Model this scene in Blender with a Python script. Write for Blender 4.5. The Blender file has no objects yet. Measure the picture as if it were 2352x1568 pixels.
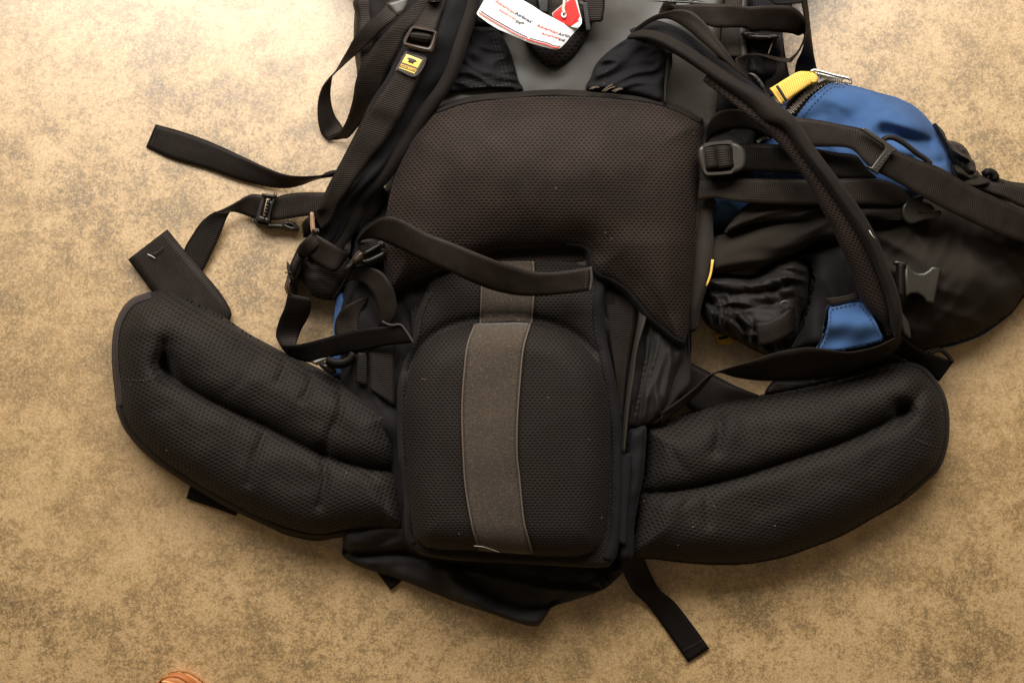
import bpy, bmesh, math, random
import numpy as np
from mathutils import Vector, Matrix, noise
from mathutils.geometry import delaunay_2d_cdt

R_ = math.radians
sc = bpy.context.scene
col = sc.collection
random.seed(4)

# ------------------------------------------------------------------ camera
H = 1.55                 # camera height above the floor (m)
S = 2240.0               # photo pixels (of a 2352 wide picture) per metre at floor level
cd = bpy.data.cameras.new('camera')
cam = bpy.data.objects.new('camera', cd)
col.objects.link(cam)
cam.location = (0, 0, H)
cd.sensor_width = 36
cd.lens = 36 * H / (2352 / S)
cd.clip_start = 0.01
cd.clip_end = 50
sc.camera = cam

# ------------------------------------------------------------------ light
world = bpy.data.worlds.new('World')
sc.world = world
world.use_nodes = True
bg = world.node_tree.nodes['Background']
bg.inputs[0].default_value = (1.0, 0.74, 0.43, 1)
bg.inputs[1].default_value = 0.155


def area(name, loc, target, sx, sy, power, colr):
    l = bpy.data.lights.new(name, 'AREA')
    l.shape = 'RECTANGLE'
    l.size, l.size_y = sx, sy
    l.energy = power
    l.color = colr
    o = bpy.data.objects.new(name, l)
    col.objects.link(o)
    o.location = loc
    o.rotation_euler = (Vector(target) - Vector(loc)).to_track_quat('-Z', 'Y').to_euler()
    return o


area('doorway_light', (-0.10, 1.14, 1.12), (0.0, 0.36, 0.0), 1.9, 0.7, 64, (1.0, 0.975, 0.95))
sc.view_settings.view_transform = 'Standard'
sc.view_settings.look = 'None'
sc.view_settings.exposure = 0.0
sc.view_settings.gamma = 1.0


# ------------------------------------------------------------------ coordinates
def vw(x0, y0, s=0.34723):
    def f(*p):
        return [(0.68056 * x0 + a * s, 0.68056 * y0 + b * s) for a, b in p]
    return f


D = vw(0, 0, 1.0)
A = vw(900, 0)
B = vw(1900, 0)
C = vw(2256, 300)
DV = vw(2256, 800)
E = vw(350, 350)
F = vw(800, 700)
G = vw(300, 900)
HH = vw(300, 1400, 0.39244)
I = vw(1100, 1500, 0.37616)
J = vw(1900, 900, 0.47735)
K = vw(1250, 700, 0.39056)
L1 = vw(1320, 80, 0.09114)
T = vw(1580, 0, 0.13889)
SH = vw(480, 2200, 0.08102)
M = vw(900, 600, 0.17361)
Y = vw(2580, 200, 0.09547)
RR = vw(3000, 420, 0.16490)
Q = vw(1100, 0, 0.14468)
U = vw(2200, 0, 0.17361)


def P(x, y, z):
    k = (H - z) / H / S
    return ((x - 1176.0) * k, -(y - 784.0) * k, z)


def PA(x, y, z):
    k = (H - z) / H / S
    return np.stack([(x - 1176.0) * k, -(y - 784.0) * k, z + 0 * x], 1)


# ------------------------------------------------------------------ curves
def cr(p0, p1, p2, p3, t):
    return 0.5 * ((2 * p1) + (-p0 + p2) * t + (2 * p0 - 5 * p1 + 4 * p2 - p3) * t * t + (-p0 + 3 * p1 - 3 * p2 + p3) * t ** 3)


def spline(pts, n, closed=False, by_index=False):
    p = np.array(pts, float)
    m = len(p)
    if m == 1:
        return np.repeat(p, n, 0)
    segs = m if closed else m - 1
    dense = []
    K_ = 24
    for i in range(segs):
        if closed:
            a, b, c, d = p[(i - 1) % m], p[i], p[(i + 1) % m], p[(i + 2) % m]
        else:
            b, c = p[i], p[i + 1]
            a = p[i - 1] if i > 0 else 2 * b - c
            d = p[i + 2] if i + 2 < m else 2 * c - b
        for k in range(K_):
            dense.append(cr(a, b, c, d, k / K_))
    if not closed:
        dense.append(p[-1])
    else:
        dense.append(dense[0])
    dense = np.array(dense)
    if by_index:
        s = np.linspace(0, 1, len(dense))
    else:
        dl = np.r_[0, np.cumsum(np.linalg.norm(np.diff(dense[:, :2], axis=0), axis=1))]
        s = dl / dl[-1]
    q = np.linspace(0, 1, n + 1)[:-1] if closed else np.linspace(0, 1, n)
    return np.stack([np.interp(q, s, dense[:, j]) for j in range(dense.shape[1])], 1)


def plen(pts, closed=False):
    p = np.array(pts, float)[:, :2]
    if closed:
        p = np.vstack([p, p[:1]])
    return float(np.linalg.norm(np.diff(p, axis=0), axis=1).sum())


def dist(px, py, poly, closed=True):
    poly = np.array(poly, float)[:, :2]
    a = poly
    b = np.roll(poly, -1, 0)
    if not closed:
        a, b = poly[:-1], poly[1:]
    out = np.full(len(px), 1e9)
    for s in range(0, len(px), 4000):
        x = px[s:s + 4000, None]
        y = py[s:s + 4000, None]
        dx, dy = (b - a).T
        L = dx * dx + dy * dy + 1e-9
        t = np.clip(((x - a[:, 0]) * dx + (y - a[:, 1]) * dy) / L, 0, 1)
        d = (x - a[:, 0] - t * dx) ** 2 + (y - a[:, 1] - t * dy) ** 2
        out[s:s + 4000] = np.sqrt(d.min(1))
    return out


def inside(px, py, poly):
    poly = np.array(poly, float)[:, :2]
    c = np.zeros(len(px), bool)
    x0, y0 = poly[-1]
    for x1, y1 in poly:
        if y1 != y0:
            hit = ((y1 > py) != (y0 > py)) & (px < (x0 - x1) * (py - y1) / (y0 - y1) + x1)
            c ^= hit
        x0, y0 = x1, y1
    return c


# ------------------------------------------------------------------ objects
def setp(o, label=None, cat=None, group=None, kind=None):
    if label: o['label'] = label
    if cat: o['category'] = cat
    if group: o['group'] = group
    if kind: o['kind'] = kind
    return o


def empty(name, loc, label, cat):
    o = bpy.data.objects.new(name, None)
    o.empty_display_size = 0.05
    col.objects.link(o)
    o.location = loc
    return setp(o, label, cat)


def link(name, verts, faces, mat, parent=None, uvs=None, smooth=True, label=None, kind=None):
    me = bpy.data.meshes.new(name)
    me.from_pydata([tuple(map(float, v)) for v in verts], [], faces)
    me.materials.append(mat)
    if uvs is not None:
        uv = me.uv_layers.new(name='UVMap')
        li = np.empty(len(me.loops), int)
        me.loops.foreach_get('vertex_index', li)
        uv.data.foreach_set('uv', np.asarray(uvs, float)[li].ravel())
    if smooth:
        me.polygons.foreach_set('use_smooth', [True] * len(me.polygons))
    me.update()
    o = bpy.data.objects.new(name, me)
    col.objects.link(o)
    if parent:
        o.parent = parent
        o.matrix_parent_inverse = PINV.get(parent.name, Matrix())
    setp(o, label, kind=kind)
    return o


PINV = {}


def zval(z, n, x=None, y=None):
    if callable(z):
        return z(x, y)
    if isinstance(z, (int, float)):
        return np.full(n, float(z))
    z = np.array(z, float)
    q = np.linspace(0, 1, n)
    if len(z) < 3:
        return np.interp(q, np.linspace(0, 1, len(z)), z)
    return spline(z[:, None], n, by_index=True)[:, 0]


def nz(x, y, sc_, seed=0.0):
    return np.array([noise.noise((a / sc_ + seed, b / sc_ - seed, seed * 1.7)) for a, b in zip(x, y)])


def pad(name, outline, zb, h, R, mat, parent, step=7, grooves=(), lump=(), wr=(), skirt=None, ang=0.0,
        label=None, kind=None, sm=True, pw=2.0, extra=None, uvfun=None):
    """Soft padded or cloth shape: outline in photo pixels, heights in metres.
    grooves (polyline, width px, depth m); lump (scale px, amp m, seed); wr (angle deg, long px, short px, amp m, seed)"""
    n = max(8, int(plen(outline, True) / step))
    ring = spline(outline, n, closed=True) if sm else []
    if not sm:
        pts = [tuple(p) for p in outline]
        for i, p in enumerate(pts):
            q = pts[(i + 1) % len(pts)]
            L = math.dist(p, q)
            m = max(1, int(L / step))
            for k in range(m):
                ring.append((p[0] + (q[0] - p[0]) * k / m, p[1] + (q[1] - p[1]) * k / m))
        ring = np.array(ring)
        n = len(ring)

    def zf(x, y):
        x = np.asarray(x, float)
        y = np.asarray(y, float)
        d = dist(x, y, ring)
        d = np.where(inside(x, y, ring), d, 0)
        t = np.clip(d / R, 0, 1)
        z = (zb(x, y) if callable(zb) else zb) + h * (1 - (1 - t) ** pw) ** (1 / pw)
        soft = np.clip(d / (R * 0.5), 0, 1)
        for poly, w, dep in grooves:
            pl = spline(poly, max(4, int(plen(poly) / 12))) if len(poly) > 2 else np.array(poly)
            gd = dist(x, y, pl, closed=False)
            z = z - dep * np.exp(-np.abs(gd / w) ** 1.5) * np.clip(d / (R * 0.25), 0.0, 1)
        for s_, a_, sd in lump:
            z = z + a_ * nz(x, y, s_, sd) * soft
        for an, lo, sh, am, sd in wr:
            c, s = math.cos(R_(an)), math.sin(R_(an))
            u = x * c + y * s
            v = -x * s + y * c
            v = v + 0.35 * sh * nz(x, y, lo * .6, sd + 3)
            q = np.array([noise.noise((a / lo, b / sh, sd)) for a, b in zip(u, v)])
            z = z + am * (0.35 - np.abs(q) * 1.6) * soft
        if extra is not None:
            z = z + extra(x, y, d)
        return z
    x0, y0 = ring.min(0)[:2]
    x1, y1 = ring.max(0)[:2]
    gx = []
    r = 0
    yy = y0 + step * .5
    while yy < y1:
        xs = np.arange(x0 + (step * .5 if r % 2 else 0), x1, step)
        gx.append(np.stack([xs, np.full(len(xs), yy)], 1))
        yy += step * 0.87
        r += 1
    g = np.vstack(gx) if gx else np.zeros((0, 2))
    if len(g):
        g = g[inside(g[:, 0], g[:, 1], ring)]
        g = g[dist(g[:, 0], g[:, 1], ring) > step * .45]
    allp = np.vstack([ring[:, :2], g])
    co = [Vector((p[0], -p[1])) for p in allp]
    vs, _, fs, ov, _, _ = delaunay_2d_cdt(co, [], [list(range(n))], 1, 1e-5)
    X = np.array([v[0] for v in vs])
    Yy = np.array([-v[1] for v in vs])
    Z = zf(X, Yy)
    V = PA(X, Yy, Z)
    fs = [list(f) for f in fs]
    # orient upwards
    for i, f in enumerate(fs):
        a, b, c = V[f[0]], V[f[1]], V[f[2]]
        if (b[0] - a[0]) * (c[1] - a[1]) - (b[1] - a[1]) * (c[0] - a[0]) < 0:
            fs[i] = f[::-1]
    c, s = math.cos(R_(ang)), math.sin(R_(ang))
    if uvfun:
        UV = uvfun(X, Yy)
    else:
        UV = np.stack([V[:, 0] * c + V[:, 1] * s, -V[:, 0] * s + V[:, 1] * c], 1)
    # skirt under the rim
    if skirt is not None:
        m0 = {}
        for k, o in enumerate(ov):
            for q in o:
                if q < n:
                    m0[q] = k
        idx = [m0[i] for i in range(n) if i in m0]
        cx, cy = V[idx, 0].mean(), V[idx, 1].mean()
        base = len(V)
        sk = V[idx].copy()
        sk[:, 2] = np.minimum(sk[:, 2] - 0.0005, skirt)
        sk[:, 0] = cx + (sk[:, 0] - cx) * 0.985
        sk[:, 1] = cy + (sk[:, 1] - cy) * 0.985
        V = np.vstack([V, sk])
        UV = np.vstack([UV, UV[idx] + 0.01])
        L = len(idx)
        for i in range(L):
            j = (i + 1) % L
            fs.append([idx[i], base + i, base + j, idx[j]])
    o = link(name, V, fs, mat, parent, UV, True, label, kind)
    return o, zf


def band(name, ra, rb, z, mat, parent, thick=0.0015, crown=0.0, Mx=7, step=7, label=None, kind=None, byidx=None,
         wob=0.0004, off=0.0, drape=None, seed=0.0):
    """Webbing / strap between two edge rails (photo pixels). z: metres, list, callable or (za, zb)."""
    za, zb_ = z if isinstance(z, tuple) else (z, z)
    N = max(4, int(max(plen(ra), plen(rb)) / step))
    bi = (len(ra) == len(rb)) if byidx is None else byidx
    a = spline(ra, N, by_index=bi)
    b = spline(rb, N, by_index=bi)
    zA = zval(za, N, a[:, 0], a[:, 1])
    zB = zval(zb_, N, b[:, 0], b[:, 1])
    PAa = PA(a[:, 0], a[:, 1], zA)
    PBb = PA(b[:, 0], b[:, 1], zB)
    if callable(za):
        rows = []
        for i in range(Mx):
            t = i / (Mx - 1)
            x = a[:, 0] * (1 - t) + b[:, 0] * t
            y = a[:, 1] * (1 - t) + b[:, 1] * t
            zz = za(x, y) + off
            rows.append(PA(x, y, zz))
        mid = np.stack(rows, 1)
    else:
        t = np.linspace(0, 1, Mx)[None, :, None]
        mid = PAa[:, None] * (1 - t) + PBb[:, None] * t
        mid[:, :, 2] += off
    ctr = mid.mean(1)
    tan = np.gradient(ctr, axis=0)
    ac = mid[:, -1] - mid[:, 0]
    nor = np.cross(tan, ac)
    nl = np.linalg.norm(nor, axis=1, keepdims=True) + 1e-12
    nor = nor / nl
    for i in range(N):   # keep normal facing consistently along the strap
        if i and np.dot(nor[i], nor[i - 1]) < 0:
            nor[i] = -nor[i]
    if nor[:, 2].mean() < 0:
        nor = -nor
    tt = np.linspace(-1, 1, Mx)
    prof = (1 - tt ** 2)
    L = np.r_[0, np.cumsum(np.linalg.norm(np.diff(ctr, axis=0), axis=1))]
    V, UV = [], []
    w = np.linalg.norm(ac, axis=1)
    sd = seed + len(name) * .37 + ra[0][0] * .01
    for i in range(N):
        wv = wob * noise.noise((L[i] * 30, sd, 0)) * 2
        for sgn in (1, -1):
            for j in range(Mx):
                e = thick * 0.5 * (0.55 + 0.45 * prof[j] ** .3 if thick < 0.004 else max(0.12, prof[j] ** .5))
                w2 = wob * noise.noise((L[i] * 22, j * .5, sd + 5)) * 1.5
                p = mid[i, j] + nor[i] * (sgn * e + crown * prof[j] + wv + w2)
                V.append(p)
                UV.append(((tt[j] * .5) * w[i].clip(0.004), L[i]))
    Fc = []
    W2 = 2 * Mx
    for i in range(N - 1):
        o0, o1 = i * W2, (i + 1) * W2
        for j in range(Mx - 1):
            Fc.append([o0 + j, o0 + j + 1, o1 + j + 1, o1 + j])
            Fc.append([o0 + Mx + j + 1, o0 + Mx + j, o1 + Mx + j, o1 + Mx + j + 1])
        Fc.append([o0 + Mx, o0, o1, o1 + Mx])
        Fc.append([o0 + Mx - 1, o0 + W2 - 1, o1 + W2 - 1, o1 + Mx - 1])
    for o0 in (0, (N - 1) * W2):
        for j in range(Mx - 1):
            Fc.append([o0 + j, o0 + j + 1, o0 + Mx + j + 1, o0 + Mx + j])
    ob = link(name, V, Fc, mat, parent, UV, True, label, kind)
    bm = bmesh.new()
    bm.from_mesh(ob.data)
    bmesh.ops.recalc_face_normals(bm, faces=bm.faces)
    bm.to_mesh(ob.data)
    bm.free()
    return ob


def rails(path, w0, w1):
    p = np.array(path, float)
    t = np.gradient(p, axis=0)
    n = np.stack([-t[:, 1], t[:, 0]], 1)
    n /= np.linalg.norm(n, axis=1, keepdims=True) + 1e-9
    return [tuple(q) for q in p + n * w0], [tuple(q) for q in p + n * w1]


def tape(name, path, w0, w1, z, mat, parent, **k):
    sp = spline(path, max(6, int(plen(path) / 14)))
    a, b = rails(sp, w0, w1)
    return band(name, a, b, z, mat, parent, byidx=True, **k)


def tube(name, path, r, z, mat, parent, seg=8, step=6, label=None, closed=False, off=0.0, flat=1.0):
    N = max(3, int(plen(path, closed) / step))
    a = spline(path, N, closed=closed)
    zz = zval(z, N, a[:, 0], a[:, 1]) + off
    c = PA(a[:, 0], a[:, 1], zz)
    if closed:
        tan = np.roll(c, -1, 0) - np.roll(c, 1, 0)
    else:
        tan = np.gradient(c, axis=0)
    tan /= np.linalg.norm(tan, axis=1, keepdims=True) + 1e-12
    V, UV, Fc = [], [], []
    L = np.r_[0, np.cumsum(np.linalg.norm(np.diff(c, axis=0), axis=1))]
    for i in range(N):
        up = np.array([0, 0, 1.0])
        s = np.cross(tan[i], up)
        if np.linalg.norm(s) < 1e-3:
            s = np.array([1.0, 0, 0])
        s /= np.linalg.norm(s)
        u = np.cross(s, tan[i])
        rr = r if not callable(r) else r(i / (N - 1))
        for k in range(seg):
            an = 2 * math.pi * k / seg
            V.append(c[i] + rr * (s * math.cos(an) + u * math.sin(an) * flat))
            UV.append((k / seg * 2 * math.pi * rr, L[i]))
    M_ = N if closed else N - 1
    for i in range(M_):
        j2 = (i + 1) % N
        for k in range(seg):
            k2 = (k + 1) % seg
            Fc.append([i * seg + k, i * seg + k2, j2 * seg + k2, j2 * seg + k])
    if not closed:
        Fc.append(list(range(seg))[::-1])
        Fc.append([(N - 1) * seg + k for k in range(seg)])
    return link(name, V, Fc, mat, parent, UV, True, label)


def from_curve_data(cu, name, mat, parent, fn, label=None, smooth_angle=None):
    ob = bpy.data.objects.new('tmp', cu)
    col.objects.link(ob)
    dg = bpy.context.evaluated_depsgraph_get()
    me = bpy.data.meshes.new_from_object(ob.evaluated_get(dg))
    bpy.data.objects.remove(ob)
    for v in me.vertices:
        v.co = fn(v.co)
    me.materials.clear()
    me.materials.append(mat)
    me.name = name
    o = bpy.data.objects.new(name, me)
    col.objects.link(o)
    if parent:
        o.parent = parent
        o.matrix_parent_inverse = PINV.get(parent.name, Matrix())
    setp(o, label)
    return o


def frame(name, outer, holes, z, thick, mat, parent, bev=0.0012, tilt=(0, 0), sm=True, label=None):
    """plastic or metal piece: outline with holes, extruded with rounded edges; tilt = slopes in x and y"""
    cu = bpy.data.curves.new(name, 'CURVE')
    cu.dimensions = '2D'
    cu.fill_mode = 'BOTH'
    op = np.array(outer, float)
    cx, cy = op.mean(0)
    c0 = P(cx, cy, z)

    def add(pts):
        p = spline(pts, max(10, int(plen(pts, True) / 2.0)), closed=True) if sm else np.array(pts)
        sp = cu.splines.new('POLY')
        sp.points.add(len(p) - 1)
        for k, q in enumerate(p):
            w = P(q[0], q[1], z)
            sp.points[k].co = (w[0], w[1], 0, 1)
        sp.use_cyclic_u = True
    add(outer)
    for h in holes:
        add(h)
    cu.extrude = max(0.0001, thick * .5 - bev)
    cu.bevel_depth = bev
    cu.bevel_resolution = 2
    cu.offset = -bev

    def fn(co):
        return Vector((co.x, co.y, z + co.z + tilt[0] * (co.x - c0[0]) + tilt[1] * (co.y - c0[1])))
    o = from_curve_data(cu, name, mat, parent, fn, label)
    for p in o.data.polygons:
        p.use_smooth = True
        return o


def rrect(p, r=0.18):
    """rounded quad control points for spline from 4 corners"""
    out = []
    for i in range(4):
        a, b, c = np.array(p[i - 1]), np.array(p[i]), np.array(p[(i + 1) % 4])
        da = (a - b)
        dc = (c - b)
        la, lc = np.linalg.norm(da), np.linalg.norm(dc)
        rr = r * min(la, lc)
        out += [tuple(b + da / la * rr), tuple(b + (da / la + dc / lc) * rr * .22), tuple(b + dc / lc * rr)]
    return out


def text(name, s, p0, p1, h, mat, z, parent, shear=0.0, curve=None):
    """flat print; p0->p1 baseline in photo pixels, h = cap height in pixels; z number or callable"""
    cu = bpy.data.curves.new(name, 'FONT')
    cu.body = s
    cu.size = 1.0
    cu.resolution_u = 2
    cu.offset = 0.022
    ob = bpy.data.objects.new('tmp', cu)
    col.objects.link(ob)
    dg = bpy.context.evaluated_depsgraph_get()
    me = bpy.data.meshes.new_from_object(ob.evaluated_get(dg))
    bpy.data.objects.remove(ob)
    n = len(me.vertices)
    c = np.empty(n * 3)
    me.vertices.foreach_get('co', c)
    c = c.reshape(-1, 3)
    x0, x1 = c[:, 0].min(), c[:, 0].max()
    u = (c[:, 0] - x0) / (x1 - x0)
    v = c[:, 1] / 0.70
    p0 = np.array(p0, float)
    p1 = np.array(p1, float)
    d = p1 - p0
    L = np.linalg.norm(d)
    d /= L
    up = np.array([d[1], -d[0]])
    q = p0 + np.outer(u * L + v * h * shear, d) + np.outer(v * h, up)
    if curve:
        q += np.outer(curve * 4 * u * (1 - u), -up)
    zz = z(q[:, 0], q[:, 1]) if callable(z) else np.full(n, z)
    V = PA(q[:, 0], q[:, 1], zz)
    me.vertices.foreach_set('co', V.ravel())
    me.materials.clear()
    me.materials.append(mat)
    me.name = name
    o = bpy.data.objects.new(name, me)
    col.objects.link(o)
    o.parent = parent
    o.matrix_parent_inverse = PINV.get(parent.name, Matrix())
    return o


def stitch(path, z, mat, parent, dash=6.0, gap=4.0, w=1.6, off=0.0006, name='stitching', h=0.0007):
    L = plen(path)
    n = max(3, int(L / 2))
    sp = spline(path, n)
    V, Fc = [], []
    d = 0.0
    seg = np.r_[0, np.cumsum(np.linalg.norm(np.diff(sp, axis=0), axis=1))]
    s = 0.0
    tot = seg[-1]
    while s + dash < tot:
        pts = []
        for q in (s, s + dash * .5, s + dash):
            pts.append((np.interp(q, seg, sp[:, 0]), np.interp(q, seg, sp[:, 1])))
        a, m_, b = map(np.array, pts)
        t = (b - a) / (np.linalg.norm(b - a) + 1e-9)
        nn = np.array([-t[1], t[0]]) * w * .5
        xs = np.array([a[0] + nn[0], a[0] - nn[0], m_[0] + nn[0], m_[0] - nn[0], b[0] + nn[0], b[0] - nn[0]])
        ys = np.array([a[1] + nn[1], a[1] - nn[1], m_[1] + nn[1], m_[1] - nn[1], b[1] + nn[1], b[1] - nn[1]])
        zz = (z(xs, ys) if callable(z) else np.full(6, z)) + off
        zz[2:4] += h
        k = len(V)
        V += list(PA(xs, ys, zz))
        Fc += [[k, k + 1, k + 3, k + 2], [k + 2, k + 3, k + 5, k + 4]]
        s += dash + gap
    if V:
        return link(name, V, Fc, mat, parent, None, False, kind='stuff')


# ------------------------------------------------------------------ materials
def newmat(name):
    m = bpy.data.materials.new(name)
    m.use_nodes = True
    nt = m.node_tree
    b = nt.nodes['Principled BSDF']
    return m, nt, b


def N_(nt, t, **k):
    n = nt.nodes.new(t)
    for a, v in k.items():
        setattr(n, a, v)
    return n


def math_(nt, op, a, b=None, c=None):
    n = nt.nodes.new('ShaderNodeMath')
    n.operation = op
    for i, v in enumerate((a, b, c)):
        if v is None:
            continue
        if isinstance(v, (int, float)):
            n.inputs[i].default_value = v
        else:
            nt.links.new(v, n.inputs[i])
    return n.outputs[0]


def mixc(nt, f, a, b, mode='MIX'):
    n = nt.nodes.new('ShaderNodeMix')
    n.data_type = 'RGBA'
    n.blend_type = mode
    if isinstance(f, (int, float)):
        n.inputs[0].default_value = f
    else:
        nt.links.new(f, n.inputs[0])
    for i, v in ((6, a), (7, b)):
        if isinstance(v, tuple):
            n.inputs[i].default_value = (*v, 1)
        else:
            nt.links.new(v, n.inputs[i])
    return n.outputs[2]


def ramp(nt, fac, stops):
    n = nt.nodes.new('ShaderNodeValToRGB')
    e = n.color_ramp.elements
    while len(e) < len(stops):
        e.new(0.5)
    for k, (p, c) in enumerate(stops):
        e[k].position = p
        e[k].color = (*c, 1) if isinstance(c, tuple) else (c, c, c, 1)
    nt.links.new(fac, n.inputs[0])
    return n.outputs[0]


def noi(nt, vec, scale, detail=3, rough=.55, dist_=0.0, seed=0.0):
    n = nt.nodes.new('ShaderNodeTexNoise')
    n.inputs['Scale'].default_value = scale
    n.inputs['Detail'].default_value = detail
    n.inputs['Roughness'].default_value = rough
    n.inputs['Distortion'].default_value = dist_
    if seed:
        mp = nt.nodes.new('ShaderNodeMapping')
        mp.inputs[1].default_value = (seed, seed * .7, seed * 1.3)
        nt.links.new(vec, mp.inputs[0])
        vec = mp.outputs[0]
    nt.links.new(vec, n.inputs['Vector'])
    return n.outputs[0]


def bump(nt, b, hgt, dist_, strength=1.0):
    n = nt.nodes.new('ShaderNodeBump')
    n.inputs['Distance'].default_value = dist_
    n.inputs['Strength'].default_value = strength
    nt.links.new(hgt, n.inputs['Height'])
    nt.links.new(n.outputs[0], b.inputs['Normal'])


def webbing(name, c, rough=.55, pitch=0.0021, dust=0.5, light=None):
    m, nt, b = newmat(name)
    tc = N_(nt, 'ShaderNodeTexCoord')
    sx = N_(nt, 'ShaderNodeSeparateXYZ')
    nt.links.new(tc.outputs['UV'], sx.inputs[0])
    rib = math_(nt, 'SINE', math_(nt, 'MULTIPLY', sx.outputs[1], 2 * math.pi / pitch))
    rib2 = math_(nt, 'SINE', math_(nt, 'MULTIPLY', sx.outputs[0], 2 * math.pi / (pitch * 1.15)))
    h = math_(nt, 'ADD', math_(nt, 'MULTIPLY', rib, 0.5), math_(nt, 'MULTIPLY', rib2, 0.15))
    n1 = noi(nt, tc.outputs['Object'], 60, 3)
    n2 = noi(nt, tc.outputs['Object'], 900, 2)
    light = light or tuple(min(1, v * 2.3 + .003) for v in c)
    base = mixc(nt, ramp(nt, n1, [(.35, 0.0), (.75, dust)]), c, light)
    red = mixc(nt, ramp(nt, n2, [(.5, 0.0), (.75, .6)]), base, (c[0] * 2.4, c[1] * 1.5, c[2] * 1.3))
    dk = mixc(nt, ramp(nt, h, [(.0, 0.55), (.5, 0.0)]), red, (c[0] * .35, c[1] * .35, c[2] * .35))
    nt.links.new(dk, b.inputs['Base Color'])
    b.inputs['Roughness'].default_value = rough
    b.inputs['Specular IOR Level'].default_value = 0.17
    b.inputs['Specular Tint'].default_value = (1, .88, .78, 1)
    bump(nt, b, h, 0.00022, .8)
    return m


def airmesh(name, c, px=0.0041, py=0.0024, rough=.7, hole=(0.32, 0.52), light=2.2):
    """spacer-mesh cloth with a staggered grid of small pits"""
    m, nt, b = newmat(name)
    tc = N_(nt, 'ShaderNodeTexCoord')
    vm = N_(nt, 'ShaderNodeVectorMath', operation='ADD')
    wn = N_(nt, 'ShaderNodeTexNoise')
    wn.inputs['Scale'].default_value = 45
    nt.links.new(tc.outputs['UV'], wn.inputs['Vector'])
    vs = N_(nt, 'ShaderNodeVectorMath', operation='SCALE')
    nt.links.new(wn.outputs[1], vs.inputs[0])
    vs.inputs[3].default_value = 0.0022
    nt.links.new(tc.outputs['UV'], vm.inputs[0])
    nt.links.new(vs.outputs[0], vm.inputs[1])
    sx = N_(nt, 'ShaderNodeSeparateXYZ')
    nt.links.new(vm.outputs[0], sx.inputs[0])
    v = math_(nt, 'DIVIDE', sx.outputs[1], py)
    row = math_(nt, 'FLOOR', v)
    u = math_(nt, 'ADD', math_(nt, 'DIVIDE', sx.outputs[0], px), math_(nt, 'MULTIPLY', row, 0.5))
    du = math_(nt, 'SUBTRACT', math_(nt, 'FRACT', u), 0.5)
    dv = math_(nt, 'MULTIPLY', math_(nt, 'SUBTRACT', math_(nt, 'FRACT', v), 0.5), py / px * 1.5)
    d = math_(nt, 'SQRT', math_(nt, 'ADD', math_(nt, 'MULTIPLY', du, du), math_(nt, 'MULTIPLY', dv, dv)))
    n1 = noi(nt, tc.outputs['Object'], 25, 4)
    n2 = noi(nt, tc.outputs['Object'], 1100, 2, seed=3.0)
    lt = tuple(x * light for x in c)
    base = mixc(nt, ramp(nt, n1, [(.3, 0.0), (.75, 1.0)]), c, lt)
    base = mixc(nt, ramp(nt, n2, [(.52, 0.0), (.8, .7)]), base, (c[0] * 3.4, c[1] * 2.0, c[2] * 1.7))
    hole_f = ramp(nt, d, [(.22, 1.0), (hole[1] * .60, 0.0)])
    base = mixc(nt, hole_f, base, (0.0015, 0.0013, 0.0012))
    nt.links.new(base, b.inputs['Base Color'])
    b.inputs['Roughness'].default_value = rough
    b.inputs['Specular IOR Level'].default_value = 0.24
    b.inputs['Specular Tint'].default_value = (1, .92, .85, 1)
    b.inputs['Sheen Weight'].default_value = 0.02
    b.inputs['Sheen Roughness'].default_value = 0.5
    inv = math_(nt, 'SUBTRACT', 1.0, hole_f)
    hh = math_(nt, 'ADD', inv, math_(nt, 'MULTIPLY', n2, .3))
    bump(nt, b, hh, 0.0007, .8)
    return m


def cloth(name, c, rough=.75, sheen=.1, weave=0.0011, light=1.8, spec=.3, wear=40, bstr=.7, red=.5):
    m, nt, b = newmat(name)
    tc = N_(nt, 'ShaderNodeTexCoord')
    sx = N_(nt, 'ShaderNodeSeparateXYZ')
    nt.links.new(tc.outputs['Object'], sx.inputs[0])
    a = math_(nt, 'SINE', math_(nt, 'MULTIPLY', math_(nt, 'ADD', sx.outputs[0], sx.outputs[1]), 4.5 / weave))
    a2 = math_(nt, 'SINE', math_(nt, 'MULTIPLY', math_(nt, 'SUBTRACT', sx.outputs[0], sx.outputs[1]), 4.5 / weave))
    h = math_(nt, 'MULTIPLY', math_(nt, 'ADD', a, a2), .5)
    n1 = noi(nt, tc.outputs['Object'], wear, 4)
    n2 = noi(nt, tc.outputs['Object'], 800, 2, seed=5.0)
    base = mixc(nt, ramp(nt, n1, [(.3, 0.0), (.75, 1.0)]), c, tuple(min(1, x * light) for x in c))
    if red:
        base = mixc(nt, ramp(nt, n2, [(.5, 0.0), (.8, red)]), base, (c[0] * 2.6, c[1] * 1.7, c[2] * 1.6))
    nt.links.new(base, b.inputs['Base Color'])
    b.inputs['Roughness'].default_value = rough
    b.inputs['Specular IOR Level'].default_value = spec * .5
    b.inputs['Sheen Weight'].default_value = sheen * .5
    n3 = noi(nt, tc.outputs['Object'], 130, 3, seed=2.0)
    bump(nt, b, math_(nt, 'ADD', h, math_(nt, 'MULTIPLY', n3, 2.5)), 0.0002, bstr)
    return m


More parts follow.
